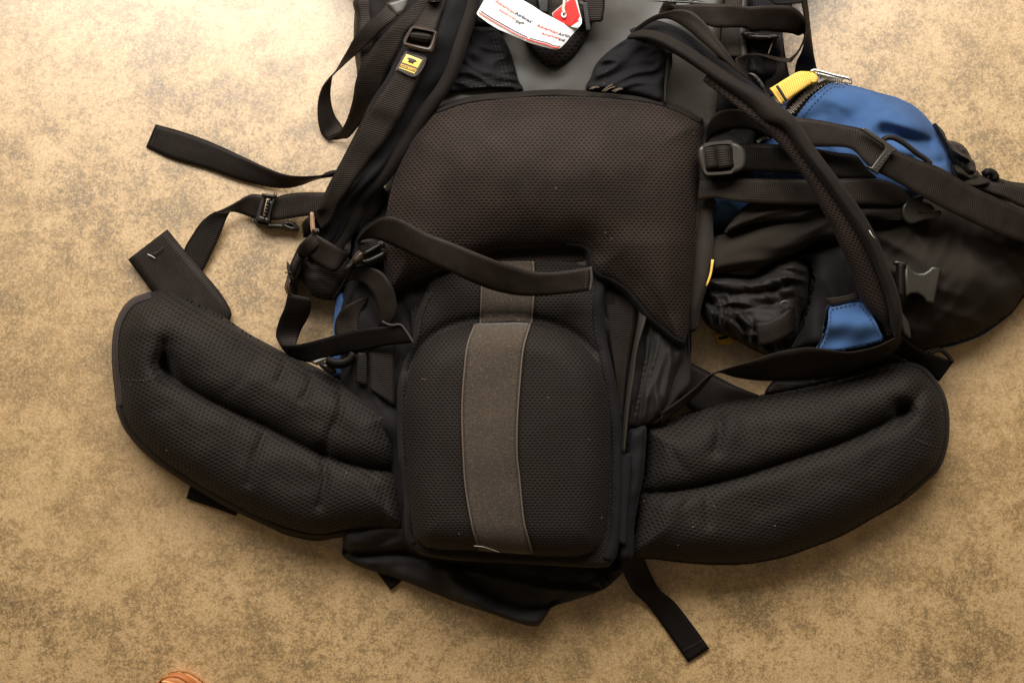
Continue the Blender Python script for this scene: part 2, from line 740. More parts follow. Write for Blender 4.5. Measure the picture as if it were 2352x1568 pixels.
def plastic(name, c, rough=.35, scr=.25, spec=.5, nscale=90, c2=None):
    m, nt, b = newmat(name)
    tc = N_(nt, 'ShaderNodeTexCoord')
    n1 = noi(nt, tc.outputs['Object'], nscale, 5, .65)
    n2 = noi(nt, tc.outputs['Object'], 12, 3, seed=7.0)
    base = mixc(nt, ramp(nt, n2, [(.35, 0.0), (.7, 1.0)]), c, c2 or tuple(min(1, x * 1.5) for x in c))
    nt.links.new(base, b.inputs['Base Color'])
    nt.links.new(math_(nt, 'ADD', rough, math_(nt, 'MULTIPLY', math_(nt, 'SUBTRACT', n1, .5), scr)), b.inputs['Roughness'])
    b.inputs['Specular IOR Level'].default_value = spec
    bump(nt, b, n1, 0.0002, .4)
    return m


def plain(name, c, rough=.6, metal=0.0, spec=.4):
    m, nt, b = newmat(name)
    tc = N_(nt, 'ShaderNodeTexCoord')
    n1 = noi(nt, tc.outputs['Object'], 220, 3)
    base = mixc(nt, n1, tuple(x * .88 for x in c), tuple(min(1, x * 1.1) for x in c))
    nt.links.new(base, b.inputs['Base Color'])
    b.inputs['Roughness'].default_value = rough
    b.inputs['Metallic'].default_value = metal
    b.inputs['Specular IOR Level'].default_value = spec
    return m


def concrete():
    m, nt, b = newmat('mottled_concrete')
    tc = N_(nt, 'ShaderNodeTexCoord')
    v = tc.outputs['Object']
    big = noi(nt, v, 2.4, 5, .55, .3)
    med = noi(nt, v, 12, 7, .68, .4, 3.1)
    sm = noi(nt, v, 38, 6, .70, .3, 9.2)
    fine = noi(nt, v, 150, 5, .78, .1, 1.4)
    grain = noi(nt, v, 480, 3, .7, 0, 4.4)
    base = mixc(nt, ramp(nt, big, [(.36, 0.0), (.64, 1.0)]), (0.48, 0.325, 0.150), (0.385, 0.252, 0.098))
    # cloudy patches: pale worn skin and browner stain
    cl = math_(nt, 'ADD', math_(nt, 'MULTIPLY', med, .56), math_(nt, 'MULTIPLY', sm, .44))
    base = mixc(nt, ramp(nt, cl, [(.36, .7), (.52, 0.0)]), base, (0.55, 0.395, 0.215))
    base = mixc(nt, ramp(nt, cl, [(.48, 0.0), (.60, .62)]), base, (0.245, 0.160, 0.056))
    # dark speckle that thickens inside the stains and thins out elsewhere
    sp = math_(nt, 'ADD', math_(nt, 'MULTIPLY', cl, .50), math_(nt, 'ADD', math_(nt, 'MULTIPLY', fine, .40), math_(nt, 'MULTIPLY', grain, .18)))
    stain = ramp(nt, noi(nt, v, 3.4, 3, .5, 0, 6.6), [(.38, .40), (.58, 1.0)])
    base = mixc(nt, math_(nt, 'MULTIPLY', ramp(nt, sp, [(.530, 0.0), (.58, .60), (.65, .9)]), stain), base, (0.150, 0.096, 0.033))
    pale = math_(nt, 'ADD', math_(nt, 'MULTIPLY', cl, .45), math_(nt, 'ADD', math_(nt, 'MULTIPLY', fine, .40), math_(nt, 'MULTIPLY', grain, .15)))
    base = mixc(nt, ramp(nt, pale, [(.41, .55), (.49, 0.0)]), base, (0.58, 0.425, 0.235))
    # small dark pits gathered in colonies
    vo = N_(nt, 'ShaderNodeTexVoronoi')
    vo.inputs['Scale'].default_value = 240
    wv = N_(nt, 'ShaderNodeVectorMath', operation='ADD')
    wsc = N_(nt, 'ShaderNodeVectorMath', operation='SCALE')
    wn = N_(nt, 'ShaderNodeTexNoise')
    wn.inputs['Scale'].default_value = 130
    nt.links.new(v, wn.inputs['Vector'])
    nt.links.new(wn.outputs[1], wsc.inputs[0])
    wsc.inputs[3].default_value = 0.006
    nt.links.new(v, wv.inputs[0])
    nt.links.new(wsc.outputs[0], wv.inputs[1])
    nt.links.new(wv.outputs[0], vo.inputs['Vector'])
    pit = ramp(nt, vo.outputs['Distance'], [(.16, 1.0), (.42, 0.0)])
    msk = ramp(nt, cl, [(.54, 0.0), (.62, .7)])
    pm = math_(nt, 'MULTIPLY', pit, msk)
    base = mixc(nt, pm, base, (0.07, 0.046, 0.018))
    base = mixc(nt, ramp(nt, grain, [(.37, .38), (.48, 0.0)]), base, (0.68, 0.53, 0.34))
    base = mixc(nt, ramp(nt, grain, [(.52, 0.0), (.65, .40)]), base, (0.14, 0.09, 0.036))
    base = mixc(nt, 1.0, base, (0.95, 0.88, 0.76), 'MULTIPLY')
    nt.links.new(base, b.inputs['Base Color'])
    r = math_(nt, 'ADD', 0.38, math_(nt, 'MULTIPLY', math_(nt, 'ADD', sm, fine), .10))
    nt.links.new(r, b.inputs['Roughness'])
    b.inputs['Specular IOR Level'].default_value = .85
    b.inputs['Coat Weight'].default_value = 1.0
    b.inputs['Coat Roughness'].default_value = .40
    b.inputs['Coat IOR'].default_value = 1.85
    hh = math_(nt, 'SUBTRACT', math_(nt, 'ADD', math_(nt, 'MULTIPLY', fine, .6), math_(nt, 'MULTIPLY', grain, .3)), math_(nt, 'MULTIPLY', pm, .3))
    bump(nt, b, hh, 0.0006, .5)
    return m


m_conc = concrete()
m_web = webbing('black_webbing', (0.0068, 0.0052, 0.0042))
m_webl = webbing('worn_webbing', (0.0115, 0.0088, 0.0068), dust=.7)
m_webd = webbing('dark_webbing', (0.0042, 0.0036, 0.0032), dust=.3)
m_mesh = airmesh('spacer_mesh', (0.0110, 0.0066, 0.0046), px=.0046, py=.0027, hole=(.36,.60), light=2.6)
m_meshw = airmesh('belt_mesh', (0.0066, 0.0052, 0.0039), px=0.0054, py=0.0034, hole=(.38,.64), light=2.4)
m_meshd = airmesh('cushion_mesh', (0.0068, 0.0052, 0.0040), px=.0046, py=.0027, hole=(.36,.62), light=2.1)
m_meshc = airmesh('coarse_mesh', (0.0075, 0.0066, 0.0066), px=0.0062, py=0.0036)
m_cloth = cloth('black_cloth', (0.0058, 0.0050, 0.0048), sheen=.04)
m_navy = cloth('blue_black_cloth', (0.0056, 0.0050, 0.0056), light=1.7, red=.3, sheen=.05)
m_flap = cloth('dusty_black_cloth', (0.0100, 0.0076, 0.0050), light=2.0, wear=14, sheen=.04)
m_nylon = cloth('shiny_black_nylon', (0.0085, 0.0068, 0.0054), rough=.52, spec=.45, sheen=.05)
m_greyc = cloth('grey_black_cloth', (0.020, 0.0165, 0.013))
m_bind = cloth('binding_tape', (0.0088, 0.0066, 0.0050), light=1.7, sheen=.05)
m_bindp = cloth('faded_binding', (0.026, 0.0195, 0.0185), light=1.5, sheen=.05)
m_fold = cloth('lightened_black_cloth', (0.0125, 0.0112, 0.0112), light=1.8, red=.3)  # paler version of the blue-black cloth; fill light put into the colour
m_blue = cloth('blue_cloth', (0.034, 0.074, 0.165), rough=.8, sheen=.08, light=1.4, spec=.2, wear=18, red=0)
m_yel = webbing('yellow_webbing', (0.88, 0.56, 0.10), rough=.8, dust=.6, light=(0.92, 0.68, 0.2))
m_vel = None
m_plate = plastic('grey_plastic_sheet', (0.050, 0.045, 0.036), rough=.36, nscale=40, c2=(0.032, 0.028, 0.020))
m_plas = plastic('black_plastic', (0.010, 0.008, 0.006), rough=.33)
m_plasb = plastic('brown_worn_plastic', (0.024, 0.014, 0.008), rough=.32)
m_plast = plastic('tan_worn_plastic', (0.26, 0.16, 0.09), rough=.4)
m_plasg = plastic('grey_green_plastic', (0.020, 0.017, 0.012), rough=.38)
m_silver = plain('bright_steel', (0.75, 0.73, 0.68), .28, 1.0)
m_paper = plain('white_paper', (0.86, 0.85, 0.82), .55)
m_red = plain('red_print', (0.78, 0.035, 0.03), .5)
m_redt = plain('pale_red_print', (0.80, 0.20, 0.15), .5)
m_redp = plain('strong_red_print', (0.72, 0.045, 0.03), .5)
m_navyp = plain('navy_print', (0.03, 0.035, 0.10), .5)
m_blackp = plain('black_print', (0.03, 0.03, 0.035), .5)
m_yelp = plain('yellow_rubber', (0.90, 0.66, 0.12), .5)
m_rub = plastic('brown_grey_rubber', (0.030, 0.020, 0.014), rough=.6, scr=.1)
m_gold = plain('golden_print', (0.85, 0.50, 0.10), .5)
m_thb = plain('black_thread', (0.012, 0.011, 0.012), .8)
m_tht = plain('tan_thread', (0.10, 0.072, 0.048), .8)
m_thg = plain('grey_thread', (0.034, 0.027, 0.021), .8)
m_white = plain('white_thread', (0.55, 0.50, 0.42), .7)


def velcro():
    m, nt, b = newmat('loop_fastener')
    tc = N_(nt, 'ShaderNodeTexCoord')
    v = tc.outputs['Object']
    n1 = noi(nt, v, 500, 4, .75)
    n2 = noi(nt, v, 22, 4, .6, 0, 2.2)
    n3 = noi(nt, v, 240, 2, .5, 0, 8.8)
    base = mixc(nt, ramp(nt, n2, [(.3, 0.0), (.7, 1.0)]), (0.027, 0.0180, 0.0110), (0.046, 0.031, 0.0185))
    base = mixc(nt, ramp(nt, n1, [(.48, 0.0), (.68, .7)]), base, (0.105, 0.070, 0.044))
    base = mixc(nt, ramp(nt, n3, [(.70, 0.0), (.78, .6)]), base, (0.11, 0.085, 0.06))
    nt.links.new(base, b.inputs['Base Color'])
    b.inputs['Roughness'].default_value = .95
    b.inputs['Sheen Weight'].default_value = .15
    bump(nt, b, n1, 0.0012, .9)
    return m


m_vel = velcro()

# ------------------------------------------------------------------ floor
xs = np.linspace(-4, 4, 3)
V = [(x, y, 0) for y in xs for x in xs]
Fc = [[j * 3 + i, j * 3 + i + 1, j * 3 + i + 4, j * 3 + i + 3] for j in range(2) for i in range(2)]
link('concrete_floor', V, Fc, m_conc, None, None, False, 'mottled tan and brown bare concrete floor', 'structure')

# ------------------------------------------------------------------ backpack
pack = empty('backpack', (0, 0.05, 0), 'large black hiking backpack with blue side pocket lying face down on the concrete', 'backpack')
PINV['backpack'] = Matrix.Translation((0, -0.05, 0))
exec_parts = True

# main bag beneath everything
body, zbody = pad('main_bag', D((826, -140), (816, 0), (812, 100), (820, 170), (816, 240), (850, 330), (893, 395), (884, 431), (866, 483), (838, 500),
                    (812, 530), (800, 600), (778, 690), (772, 780), (775, 880), (800, 980), (880, 1060), (905, 1230), (990, 1290), (1200, 1300), (1400, 1295), (1425, 1200),
                    (1470, 985), (1520, 930), (1575, 865), (1588, 800), (1590, 740), (1625, 700), (1648, 600), (1655, 450), (1650, 320), (1700, 250), (1770, 210),
                    (1808, 175), (1800, 100), (1800, 60), (1830, -20), (1840, -140)),
                  0.012, 0.052, 60, m_cloth, pack, step=11, lump=((120, .008, 1.0), (40, .003, 2.0)), wr=((70, 200, 34, .008, 4.0),), skirt=0.0)

# stiff back sheet
plate, zplate = pad('back_sheet', D((1010, -120), (1000, 60), (985, 180), (975, 250), (960, 300), (950, 420), (1000, 600), (1300, 640), (1560, 600), (1632, 500), (1640, 330), (1645, 250),
                     (1655, 120), (1662, 0), (1665, -120)), 0.073, 0.003, 8, m_plate, pack, step=14, lump=((200, .006, 3.0), (60, .0006, 2.0)), skirt=0.06)
tube('sheet_rib', B((1195, -60), (1190, 80), (1180, 200), (1200, 420)), 0.004, 0.079, m_plate, pack)
band('frame_sleeve', U((975, -60), (930, 380), (915, 520), (880, 760)), U((1240, -60), (1205, 380), (1210, 560), (1210, 760)), 0.079, m_greyc, pack, thick=.004, crown=.004)
pad('side_cloth', U((1215, 480), (1400, 440), (1650, 440), (1730, 480), (1740, 600), (1700, 720), (1500, 760), (1490, 900), (1470, 1020), (1250, 980), (1240, 760), (1210, 640)), 0.062, .014, 30,
    m_cloth, pack, step=5, wr=((30, 60, 14, .006, 2.0),))
band('edge_webbing', U((1500, 760), (1480, 900), (1470, 1200), (1460, 1300)), U((1745, 560), (1770, 780), (1820, 1010), (1850, 1200)), 0.055, m_web, pack)
band('edge_webbing', U((1290, -80), (1300, 60), (1340, 110)), U((1760, -80), (1750, 60), (1780, 110)), 0.070, m_navy, pack, thick=.004)

# V-shaped mesh tongue + left scrap of mesh
pad('mesh_tongue', A((1640, -60), (1660, 120), (1700, 250), (1740, 330), (1790, 395), (1845, 436), (1900, 449), (1960, 430), (2030, 375), (2090, 300), (2140, 200), (2165, 100), (2175, -60)),
    0.079, .010, 22, m_meshc, pack, step=5, skirt=.076)
pad('mesh_patch', A((1360, -60), (1325, 40), (1303, 110), (1300, 160), (1320, 182), (1400, 172), (1480, 180), (1600, 180), (1640, -60)), 0.079, .009, 18, m_meshc, pack, step=5, skirt=.074)
# strap base panels (blue-black cloth)
lp, zlp = pad('strap_base_cloth', A((1290, 150), (1400, 170), (1500, 175), (1560, 240), (1610, 340), (1640, 440), (1665, 530), (1695, 595), (1600, 592), (1480, 590), (1350, 602), (1215, 615), (1150, 640), (1120, 560), (1180, 430), (1235, 260)),
        0.079, .008, 14, m_navy, pack, step=4, wr=((20, 70, 26, .006, 5.0),), lump=((30, .003, 1),), skirt=.075)
stitch(A((1480, 190), (1520, 330), (1560, 470), (1590, 590)), zlp, m_thg, lp)
stitch(A((1500, 190), (1545, 330), (1580, 450), (1612, 585)), zlp, m_thg, lp)
stitch(A((1290, 550), (1420, 522), (1560, 512)), zlp, m_thg, lp)
stitch(A((1290, 580), (1420, 572), (1580, 565)), zlp, m_thg, lp)
rp, zrp = pad('strap_base_cloth', B((155, 590), (190, 500), (215, 430), (290, 350), (400, 270), (500, 225), (600, 260), (700, 330), (722, 380), (690, 470), (668, 570), (666, 692), (560, 655), (440, 620), (300, 600)),
        0.082, .010, 16, m_navy, pack, step=4, wr=((-20, 90, 30, .008, 2.0),), skirt=.075)
stitch(B((290, 460), (262, 600)), zrp, m_thg, rp)
band('webbing_edge', B((690, 350), (680, 440), (668, 560), (664, 690)), B((724, 350), (720, 440), (690, 560), (680, 690)), .094, m_web, rp)
for (a, b_) in (((175, 592), (225, 575)), ((190, 590), (240, 580)), ((260, 606), (330, 560)), ((275, 606), (345, 575)), ((325, 606), (390, 585)), ((340, 610), (395, 590))):
    tube('frayed_thread', B(a, ((a[0] + b_[0]) / 2, (a[1] + b_[1]) / 2 - 6), b_), .0007, .099, m_tht, rp, seg=5)

# sternum webbing with ladder buckle at the top
band('webbing', A((1850, 5), (1900, -10), (2070, -10), (2240, -20)), A((1860, 150), (1900, 160), (2060, 150), (2225, 135)), .098, m_webl, pack)
band('webbing', A((1700, -40), (1740, -20), (1800, 0)), A((1700, 60), (1740, 70), (1810, 90)), .096, m_webd, pack)
band('webbing', A((2095, -40), (2100, 60), (2110, 150)), A((2235, -40), (2235, 60), (2215, 145)), .101, m_web, pack)
frame('buckle_bar', A((1795, -60), (1868, -60), (1862, 92), (1800, 80)), [], .105, .008, m_plas, pack, sm=False)
frame('strap_end_clip', A((2070, 10), (2120, 25), (2145, 200), (2112, 205), (2088, 40), (2070, 35)), [], .106, .003, m_plas, pack, sm=False, bev=.0006)

# upper lumbar pad -------------------------------------------------
lo = D((1000, 250), (1050, 232), (1100, 222), (1200, 212), (1300, 209), (1400, 214), (1500, 227), (1560, 246), (1614, 275), (1614, 320), (1607, 400), (1601, 480), (1598, 560),
       (1592, 640), (1584, 710), (1578, 770), (1566, 795), (1545, 785), (1520, 765), (1485, 735), (1455, 700), (1430, 672), (1400, 652), (1370, 640), (1350, 615), (1342, 580),
       (1300, 572), (1220, 574), (1150, 578), (1115, 588), (1060, 610), (995, 634), (950, 652), (915, 668), (898, 672), (884, 640), (872, 600), (873, 560), (886, 500), (896, 446),
       (915, 384), (945, 315), (970, 285))


def lext(x, y, d):
    return 0.018 * np.exp(-(((x - 1250) / 260) ** 2 + ((y - 390) / 130) ** 2)) - 0.012 * np.clip((y - 560) / 200, 0, 1)


lum, zlum = pad('lumbar_pad', lo, 0.076, 0.036, 115, m_mesh, pack, step=6, lump=((180, .005, 2.0), (60, .0012, 7.0)), extra=lext, skirt=0.07,
                grooves=((D((1342, 560), (1400, 600), (1470, 650), (1530, 720)), 40, .004), ([(x, y + 17) for x, y in lo[0:9]], 7, .004)))
tape('pad_binding', [lo[i] for i in range(9)], -2, 10, zlum, m_bind, lum, off=.0012, Mx=4)
tape('pad_binding', lo[16:27], -1, 13, zlum, m_cloth, lum, off=.0006, Mx=4, thick=.001)
tape('pad_binding', lo[30:37], -1, 11, zlum, m_cloth, lum, off=.0006, Mx=4, thick=.001)
stitch([(x, y + 16) for x, y in lo[1:7]], zlum, m_thb, lum)

# hip belt centre panel -------------------------------------------
co_ = D((1000, 630), (976, 671), (956, 726), (948, 773), (925, 839), (914, 890), (912, 984), (916, 1050), (925, 1110), (931, 1224), (944, 1254), (974, 1274), (1050, 1286), (1200, 1294),
        (1369, 1303), (1408, 1290), (1424, 1240), (1428, 1180), (1430, 1100), (1430, 1020), (1426, 960), (1415, 880), (1400, 810), (1388, 756), (1386, 700), (1392, 650), (1360, 600), (1150, 590))
cen, zcen = pad('belt_back_panel', co_, 0.070, 0.008, 14, m_meshd, pack, step=7, lump=((90, .003, 5.0),), skirt=0.05,
                grooves=((D((935, 850), (958, 806), (990, 772), (1030, 748), (1085, 734), (1163, 726), (1222, 731), (1282, 747), (1328, 772), (1366, 808)), 12, .006),))
tape('panel_binding', co_[1:11], -1, -14, zcen, m_bind, cen, off=.0008, Mx=4, thick=.0012)
tape('panel_binding', co_[15:26], -1, -24, zcen, m_cloth, cen, off=.0008, Mx=4, thick=.0012)
stitch([(x - 20, y) for x, y in co_[17:25]], zcen, m_thb, cen, off=.0035)
stitch([(x + 13, y) for x, y in co_[1:8]], zcen, m_thb, cen, off=.0035)
do_ = D((926, 1000), (924, 930), (938, 860), (960, 812), (990, 780), (1030, 758), (1085, 744), (1163, 735), (1222, 740), (1280, 757), (1325, 782), (1360, 815), (1385, 855), (1400, 910),
        (1405, 1000), (1402, 1100), (1394, 1200), (1380, 1252), (1350, 1275), (1290, 1281), (1200, 1276), (1100, 1268), (1000, 1262), (965, 1250), (945, 1215), (935, 1120))


def dext(x, y, d):
    return 0.009 * np.exp(-(((x - 1170) / 200) ** 2 + ((y - 960) / 230) ** 2))


dome, zdome = pad('raised_cushion', do_, 0.072, 0.038, 74, m_meshd, cen, step=6, lump=((100, .002, 6.0),), extra=dext, skirt=.074)
ul = D((1108, 600), (1105, 660), (1102, 745))
ur = D((1226, 600), (1228, 660), (1222, 745))
vs, _ = None, None
pad('mesh_underlay', D((1110, 560), (1360, 555), (1372, 600), (1240, 612), (1110, 620)), .072, .006, 8, m_mesh, pack, step=7)
band('fastener_strip', ul, ur, zcen, m_vel, cen, thick=.002, off=.0025, Mx=9)
ll = [*K((612, 686), (570, 800), (550, 950), (535, 1200), (545, 1500)), *I((850, 270), (880, 450), (900, 540), (935, 640))]
rl = [*K((946, 680), (905, 820), (885, 1000), (868, 1250), (866, 1450)), *I((1185, 200), (1210, 450), (1232, 550), (1265, 665))]
vel = band('fastener_strip', ll, rl, zdome, m_vel, cen, thick=.002, off=.0022, Mx=11, label='long grey-brown fuzzy strip down the cushion')
for rl_, s_ in ((ll, 1), (rl, -1)):
    tube('strip_edge', [(x + s_ * 1.5, y) for x, y in rl_], .0009, zdome, m_tht, vel, off=.0035, seg=6)
    stitch([(x + s_ * 6, y) for x, y in rl_], zdome, m_thb, vel, off=.0042, w=1.4, dash=4, gap=3)
for rl_, s_ in ((ul, 1), (ur, -1)):
    tube('strip_edge', [(x + s_ * 1.5, y) for x, y in rl_], .0010, zcen, m_tht, cen, off=.0038, seg=6)

# hip belt wings ------------------------------------------------------
wl = D((345, 671), (300, 690), (270, 733), (258, 790), (261, 860), (268, 935), (292, 990), (350, 1052), (430, 1108), (520, 1160), (600, 1200), (680, 1228), (740, 1236), (800, 1226),
       (870, 1219), (930, 1222), (936, 1190), (926, 1100), (916, 1000), (912, 940), (852, 901), (800, 877), (752, 854), (705, 832), (655, 810), (615, 789), (569, 764), (526, 735), (478, 708), (430, 684), (388, 669))
cl = D((372, 836), (400, 868), (450, 900), (520, 936), (600, 973), (680, 1014), (760, 1050), (840, 1072), (912, 1082))
tip = D((378, 790), (372, 840), (392, 862))


def wlext(x, y, d):
    z = -0.014 * np.exp(-(((x - 382) / 18) ** 2 + ((y - 838) / 30) ** 2))
    return z + 0.010 * np.clip((x - 600) / 320, 0, 1)


wingL, zwl = pad('hip_belt_wing', wl, 0.010, 0.060, 100, m_meshw, pack, step=6, skirt=0.002, ang=22,
                 grooves=((cl, 24, .014), (cl, 5, .009), (tip, 14, .008),
                          (D((650, 812), (654, 842), (640, 872)), 9, .0046), (D((712, 850), (714, 885), (695, 915)), 9, .0048), (D((780, 880), (784, 925), (776, 960), (755, 1000), (748, 1040)), 10, .0060),
                          (D((606, 1000), (592, 1030), (580, 1060), (570, 1110)), 9, .0044), (D((735, 1030), (745, 1070), (745, 1120), (735, 1160)), 10, .0056), (D((865, 955), (880, 1010)), 9, .002),
                          (D((520, 900), (560, 870), (590, 820)), 12, .0014), (D((850, 1090), (880, 1140), (880, 1200)), 12, .003)),
                 lump=((110, .004, 2.0), (45, .0016, 4.0)), extra=wlext, pw=2.1)
tape('wing_binding', wl[0:6], 1, -13, zwl, m_bindp, wingL, off=.0015, Mx=4)
tape('wing_binding', wl[5:16], 2, -9, zwl, m_bind, wingL, off=.0012, Mx=4)
stitch(D((262, 868), (290, 872), (330, 873), (352, 866), (375, 850)), zwl, m_thg, wingL, w=2.5, off=.001, dash=5, gap=3)

wr_ = J((395, 772), (450, 752), (560, 718), (700, 668), (800, 638), (950, 615), (1150, 575), (1300, 540), (1450, 490), (1560, 458), (1650, 450), (1720, 470), (1785, 530), (1840, 620), (1860, 730),
        (1852, 860), (1812, 970), (1740, 1042), (1640, 1125), (1500, 1205), (1350, 1290), (1200, 1350), (1050, 1400), (900, 1428), (750, 1434), (600, 1426), (450, 1408), (325, 1395), (322, 1350), (345, 1230), (362, 1090), (388, 1000), (398, 880))
cr_ = J((368, 1085), (480, 1082), (600, 1066), (720, 1040), (900, 992), (1150, 910), (1350, 840), (1500, 772), (1600, 722), (1640, 690))


def wrext(x, y, d):
    z = -0.012 * np.exp(-(((x - 2074) / 22) ** 2 + ((y - 942) / 20) ** 2))
    return z + 0.010 * np.clip((1760 - x) / 300, 0, 1)


wingR, zwr = pad('hip_belt_wing', wr_, 0.010, 0.060, 100, m_meshw, pack, step=6, skirt=0.002, ang=-12,
                 grooves=((cr_, 22, .013), (cr_, 5, .008), (J((1640, 690), (1700, 640), (1720, 600)), 16, .005), (J((1640, 700), (1700, 720), (1740, 780)), 14, .003),
                          (J((735, 680), (752, 740), (755, 800), (735, 880)), 14, .0065), (J((520, 860), (545, 920), (590, 980)), 12, .003), (J((700, 1100), (690, 1160), (700, 1240)), 12, .0035), (J((620, 1100), (580, 1150)), 8, .002),
                          (J((1380, 860), (1450, 900), (1480, 980)), 14, .0015), (J((460, 1130), (420, 1180)), 8, .002), (J((1300, 640), (1340, 720)), 14, .0012)),
                 lump=((110, .004, 8.0), (45, .0016, 9.0)), extra=wrext, pw=2.1)
tape('wing_binding', wr_[10:19], 1, 9, zwr, m_bind, wingR, off=.0012, Mx=4)
stitch(J((1700, 830), (1750, 850), (1835, 878)), zwr, m_thg, wingR, w=2.2, off=.001, dash=5, gap=3)

# right-hand sleeve between panel and wing, frame stay, loose cloth ----
pad('wing_sleeve', J((318, 788), (350, 776), (400, 768), (398, 880), (388, 1000), (365, 1120), (345, 1240), (335, 1392), (268, 1392), (272, 1200), (285, 1000), (300, 880)), 0.058, .012, 18, m_navy, pack,
    step=5, lump=((40, .003, 2),), skirt=.02)
band('side_webbing', K((1385, 480), (1380, 640), (1420, 850), (1440, 1000), (1470, 1240)), K((1570, 560), (1570, 640), (1520, 900), (1500, 1050), (1480, 1240)), .068, m_web, pack)
band('frame_stay', K((1578, 600), (1572, 690), (1545, 830), (1520, 1000), (1498, 1180), (1478, 1440)), K((1640, 600), (1612, 690), (1570, 830), (1548, 1000), (1520, 1180), (1494, 1440)), (.073, .078),
     m_plasg, pack, thick=.002, wob=0, label='grey-edged flat frame stay')
pad('loose_cloth', K((1625, 640), (1700, 700), (1790, 790), (1850, 860), (1800, 1000), (1740, 1180), (1650, 1270), (1525, 1300), (1525, 1180), (1552, 1000), (1590, 780)), .05, .016, 26, m_nylon, pack,
    step=5, wr=((100, 160, 22, .012, 3.0),), skirt=.01)
band('loop_webbing', K((1745, 1130), (1760, 1000), (1820, 900), (1850, 780), (1840, 700)), K((1700, 1260), (1800, 1130), (1885, 1030), (1878, 820), (1878, 660)), (.055, .060), m_web, pack)
band('zip_cover', I((1805, 55), (1800, 200), (1790, 400), (1795, 600)), I((1862, 55), (1858, 200), (1840, 400), (1832, 610)), .073, m_navy, pack, thick=.003)

# bottom of the bag: folded loose cloth --------------------------------
bo = I((120, 520), (105, 600), (104, 680), (200, 740), (300, 775), (450, 822), (600, 882), (800, 962), (1000, 1028), (1200, 1095), (1290, 1106), (1340, 1050), (1385, 990), (1500, 952), (1680, 890),
       (1760, 830), (1810, 760), (1830, 690), (1780, 620), (1200, 560), (600, 480), (300, 480))
fold = I((106, 690), (250, 705), (450, 690), (640, 695), (735, 720), (800, 790), (880, 880), (1000, 960), (1130, 1020), (1250, 1042), (1385, 995))
fold2 = I((740, 730), (900, 740), (1100, 790), (1350, 840), (1550, 855), (1700, 880))


def bext(x, y, d):
    return np.clip((1300 - y) / 90, 0, 1) * 0.022


bot, zbot = pad('folded_bottom_cloth', bo, 0.006, 0.022, 26, m_fold, pack, step=5, lump=((70, .006, 3.0), (30, .002, 1.0)), extra=bext, skirt=0.001,
                grooves=(([(x + 3, y - 14) for x, y in fold], 11, .018), ([(x - 4, y + 20) for x, y in fold[3:]], 16, -.012), (fold2, 7, .010), ([(x, y + 14) for x, y in fold2], 10, -.008),
                         (I((1480, 830), (1560, 770), (1640, 740)), 8, .006), (I((1600, 840), (1680, 780), (1700, 700)), 7, .006), (I((200, 640), (330, 600), (430, 560)), 12, .006)),
                wr=((-30, 120, 40, .004, 9.0),))
pad('gathered_corner', I((1700, 740), (1760, 700), (1830, 690), (1815, 770), (1750, 840), (1690, 880), (1680, 800)), .028, .014, 14, m_navy, pack, step=3, wr=((60, 40, 9, .012, 1.0),), skirt=.003)
band('under_tab', I((290, 750), (330, 800), (395, 885)), I((470, 790), (474, 815), (430, 860)), .004, m_webd, pack)
band('bottom_strap', I((1770, 680), (1820, 790), (1880, 900), (1960, 975), (2050, 1095), (2130, 1210), (2212, 1327)), I((1900, 640), (1945, 700), (1990, 800), (2040, 885), (2130, 960), (2240, 1100), (2342, 1242)),
     ([.05, .03, .012, .006, .003, .003, .003], [.05, .03, .012, .010, .005, .003, .003]), m_webd, pack, label='loose strap trailing below the bag')
stitch(I((2180, 1255), (2300, 1190)), .0055, m_thg, pack, dash=3, gap=2)
band('under_tab', HH((600, 395), (640, 430), (760, 470), (900, 520)), HH((570, 487), (640, 512), (760, 552), (860, 590)), .004, m_webd, pack)
pad('belt_backing', HH((1000, 600), (1060, 655), (1150, 700), (1280, 730), (1350, 735), (1430, 722), (1500, 704), (1500, 640), (1200, 560)), .006, .010, 10, m_webd, pack, step=6, skirt=.001)

# ------------------------------------------------------------------ left side straps
# upper-left: wide side panel and two crossing straps
pad('side_cloth', Q((520, -60), (470, 280), (445, 600), (470, 760), (520, 900), (560, 1200), (900, 1300), (1200, 700), (1500, 300), (1600, -60)), .050, .010, 16, m_webl, pack, step=7, skirt=.01, lump=((60, .002, 1.0),))
band('strap_end', Q((950, 55), (1040, 150), (1135, 260)), Q((1330, -70), (1300, 60), (1230, 190)), .085, m_plate, pack, thick=.002)
band('loop_strap', Q((960, 60), (830, 200), (620, 400), (445, 610), (350, 780), (250, 950), (150, 1120), (60, 1230), (-20, 1320), (-80, 1440), (-125, 1640), (-130, 1850), (-105, 2030), (-60, 2150), (10, 2210)),
     Q((1180, 230), (1060, 340), (880, 500), (740, 640), (560, 790), (450, 890), (300, 1010), (170, 1120), (105, 1200), (85, 1330), (70, 1500), (95, 1700), (150, 1850), (220, 1950), (300, 2090)),
     ([.084, .084, .080, .072, .060, .048, .040, .034, .030, .026, .020, .014, .008, .004, .004], [.084, .086, .082, .076, .068, .060, .052, .044, .034, .024, .016, .010, .006, .004, .005]), m_webl, pack,
     label='long strap looping out over the floor at the upper left')
band('loop_strap', Q((0, 2205), (120, 2160), (220, 2090), (330, 1900), (420, 1600), (470, 1300), (560, 1050), (740, 760), (900, 560), (1150, 300), (1420, 30), (1500, -60)),
     Q((160, 2215), (280, 2200), (380, 2170), (560, 1950), (800, 1600), (930, 1300), (1010, 1080), (1140, 820), (1280, 520), (1490, 320), (1720, 80), (1800, -40)),
     ([.005, .008, .016, .032, .056, .070, .078, .086, .092, .096, .099, .1], [.004, .008, .018, .036, .060, .074, .082, .090, .094, .098, .101, .102]), m_webl, pack)
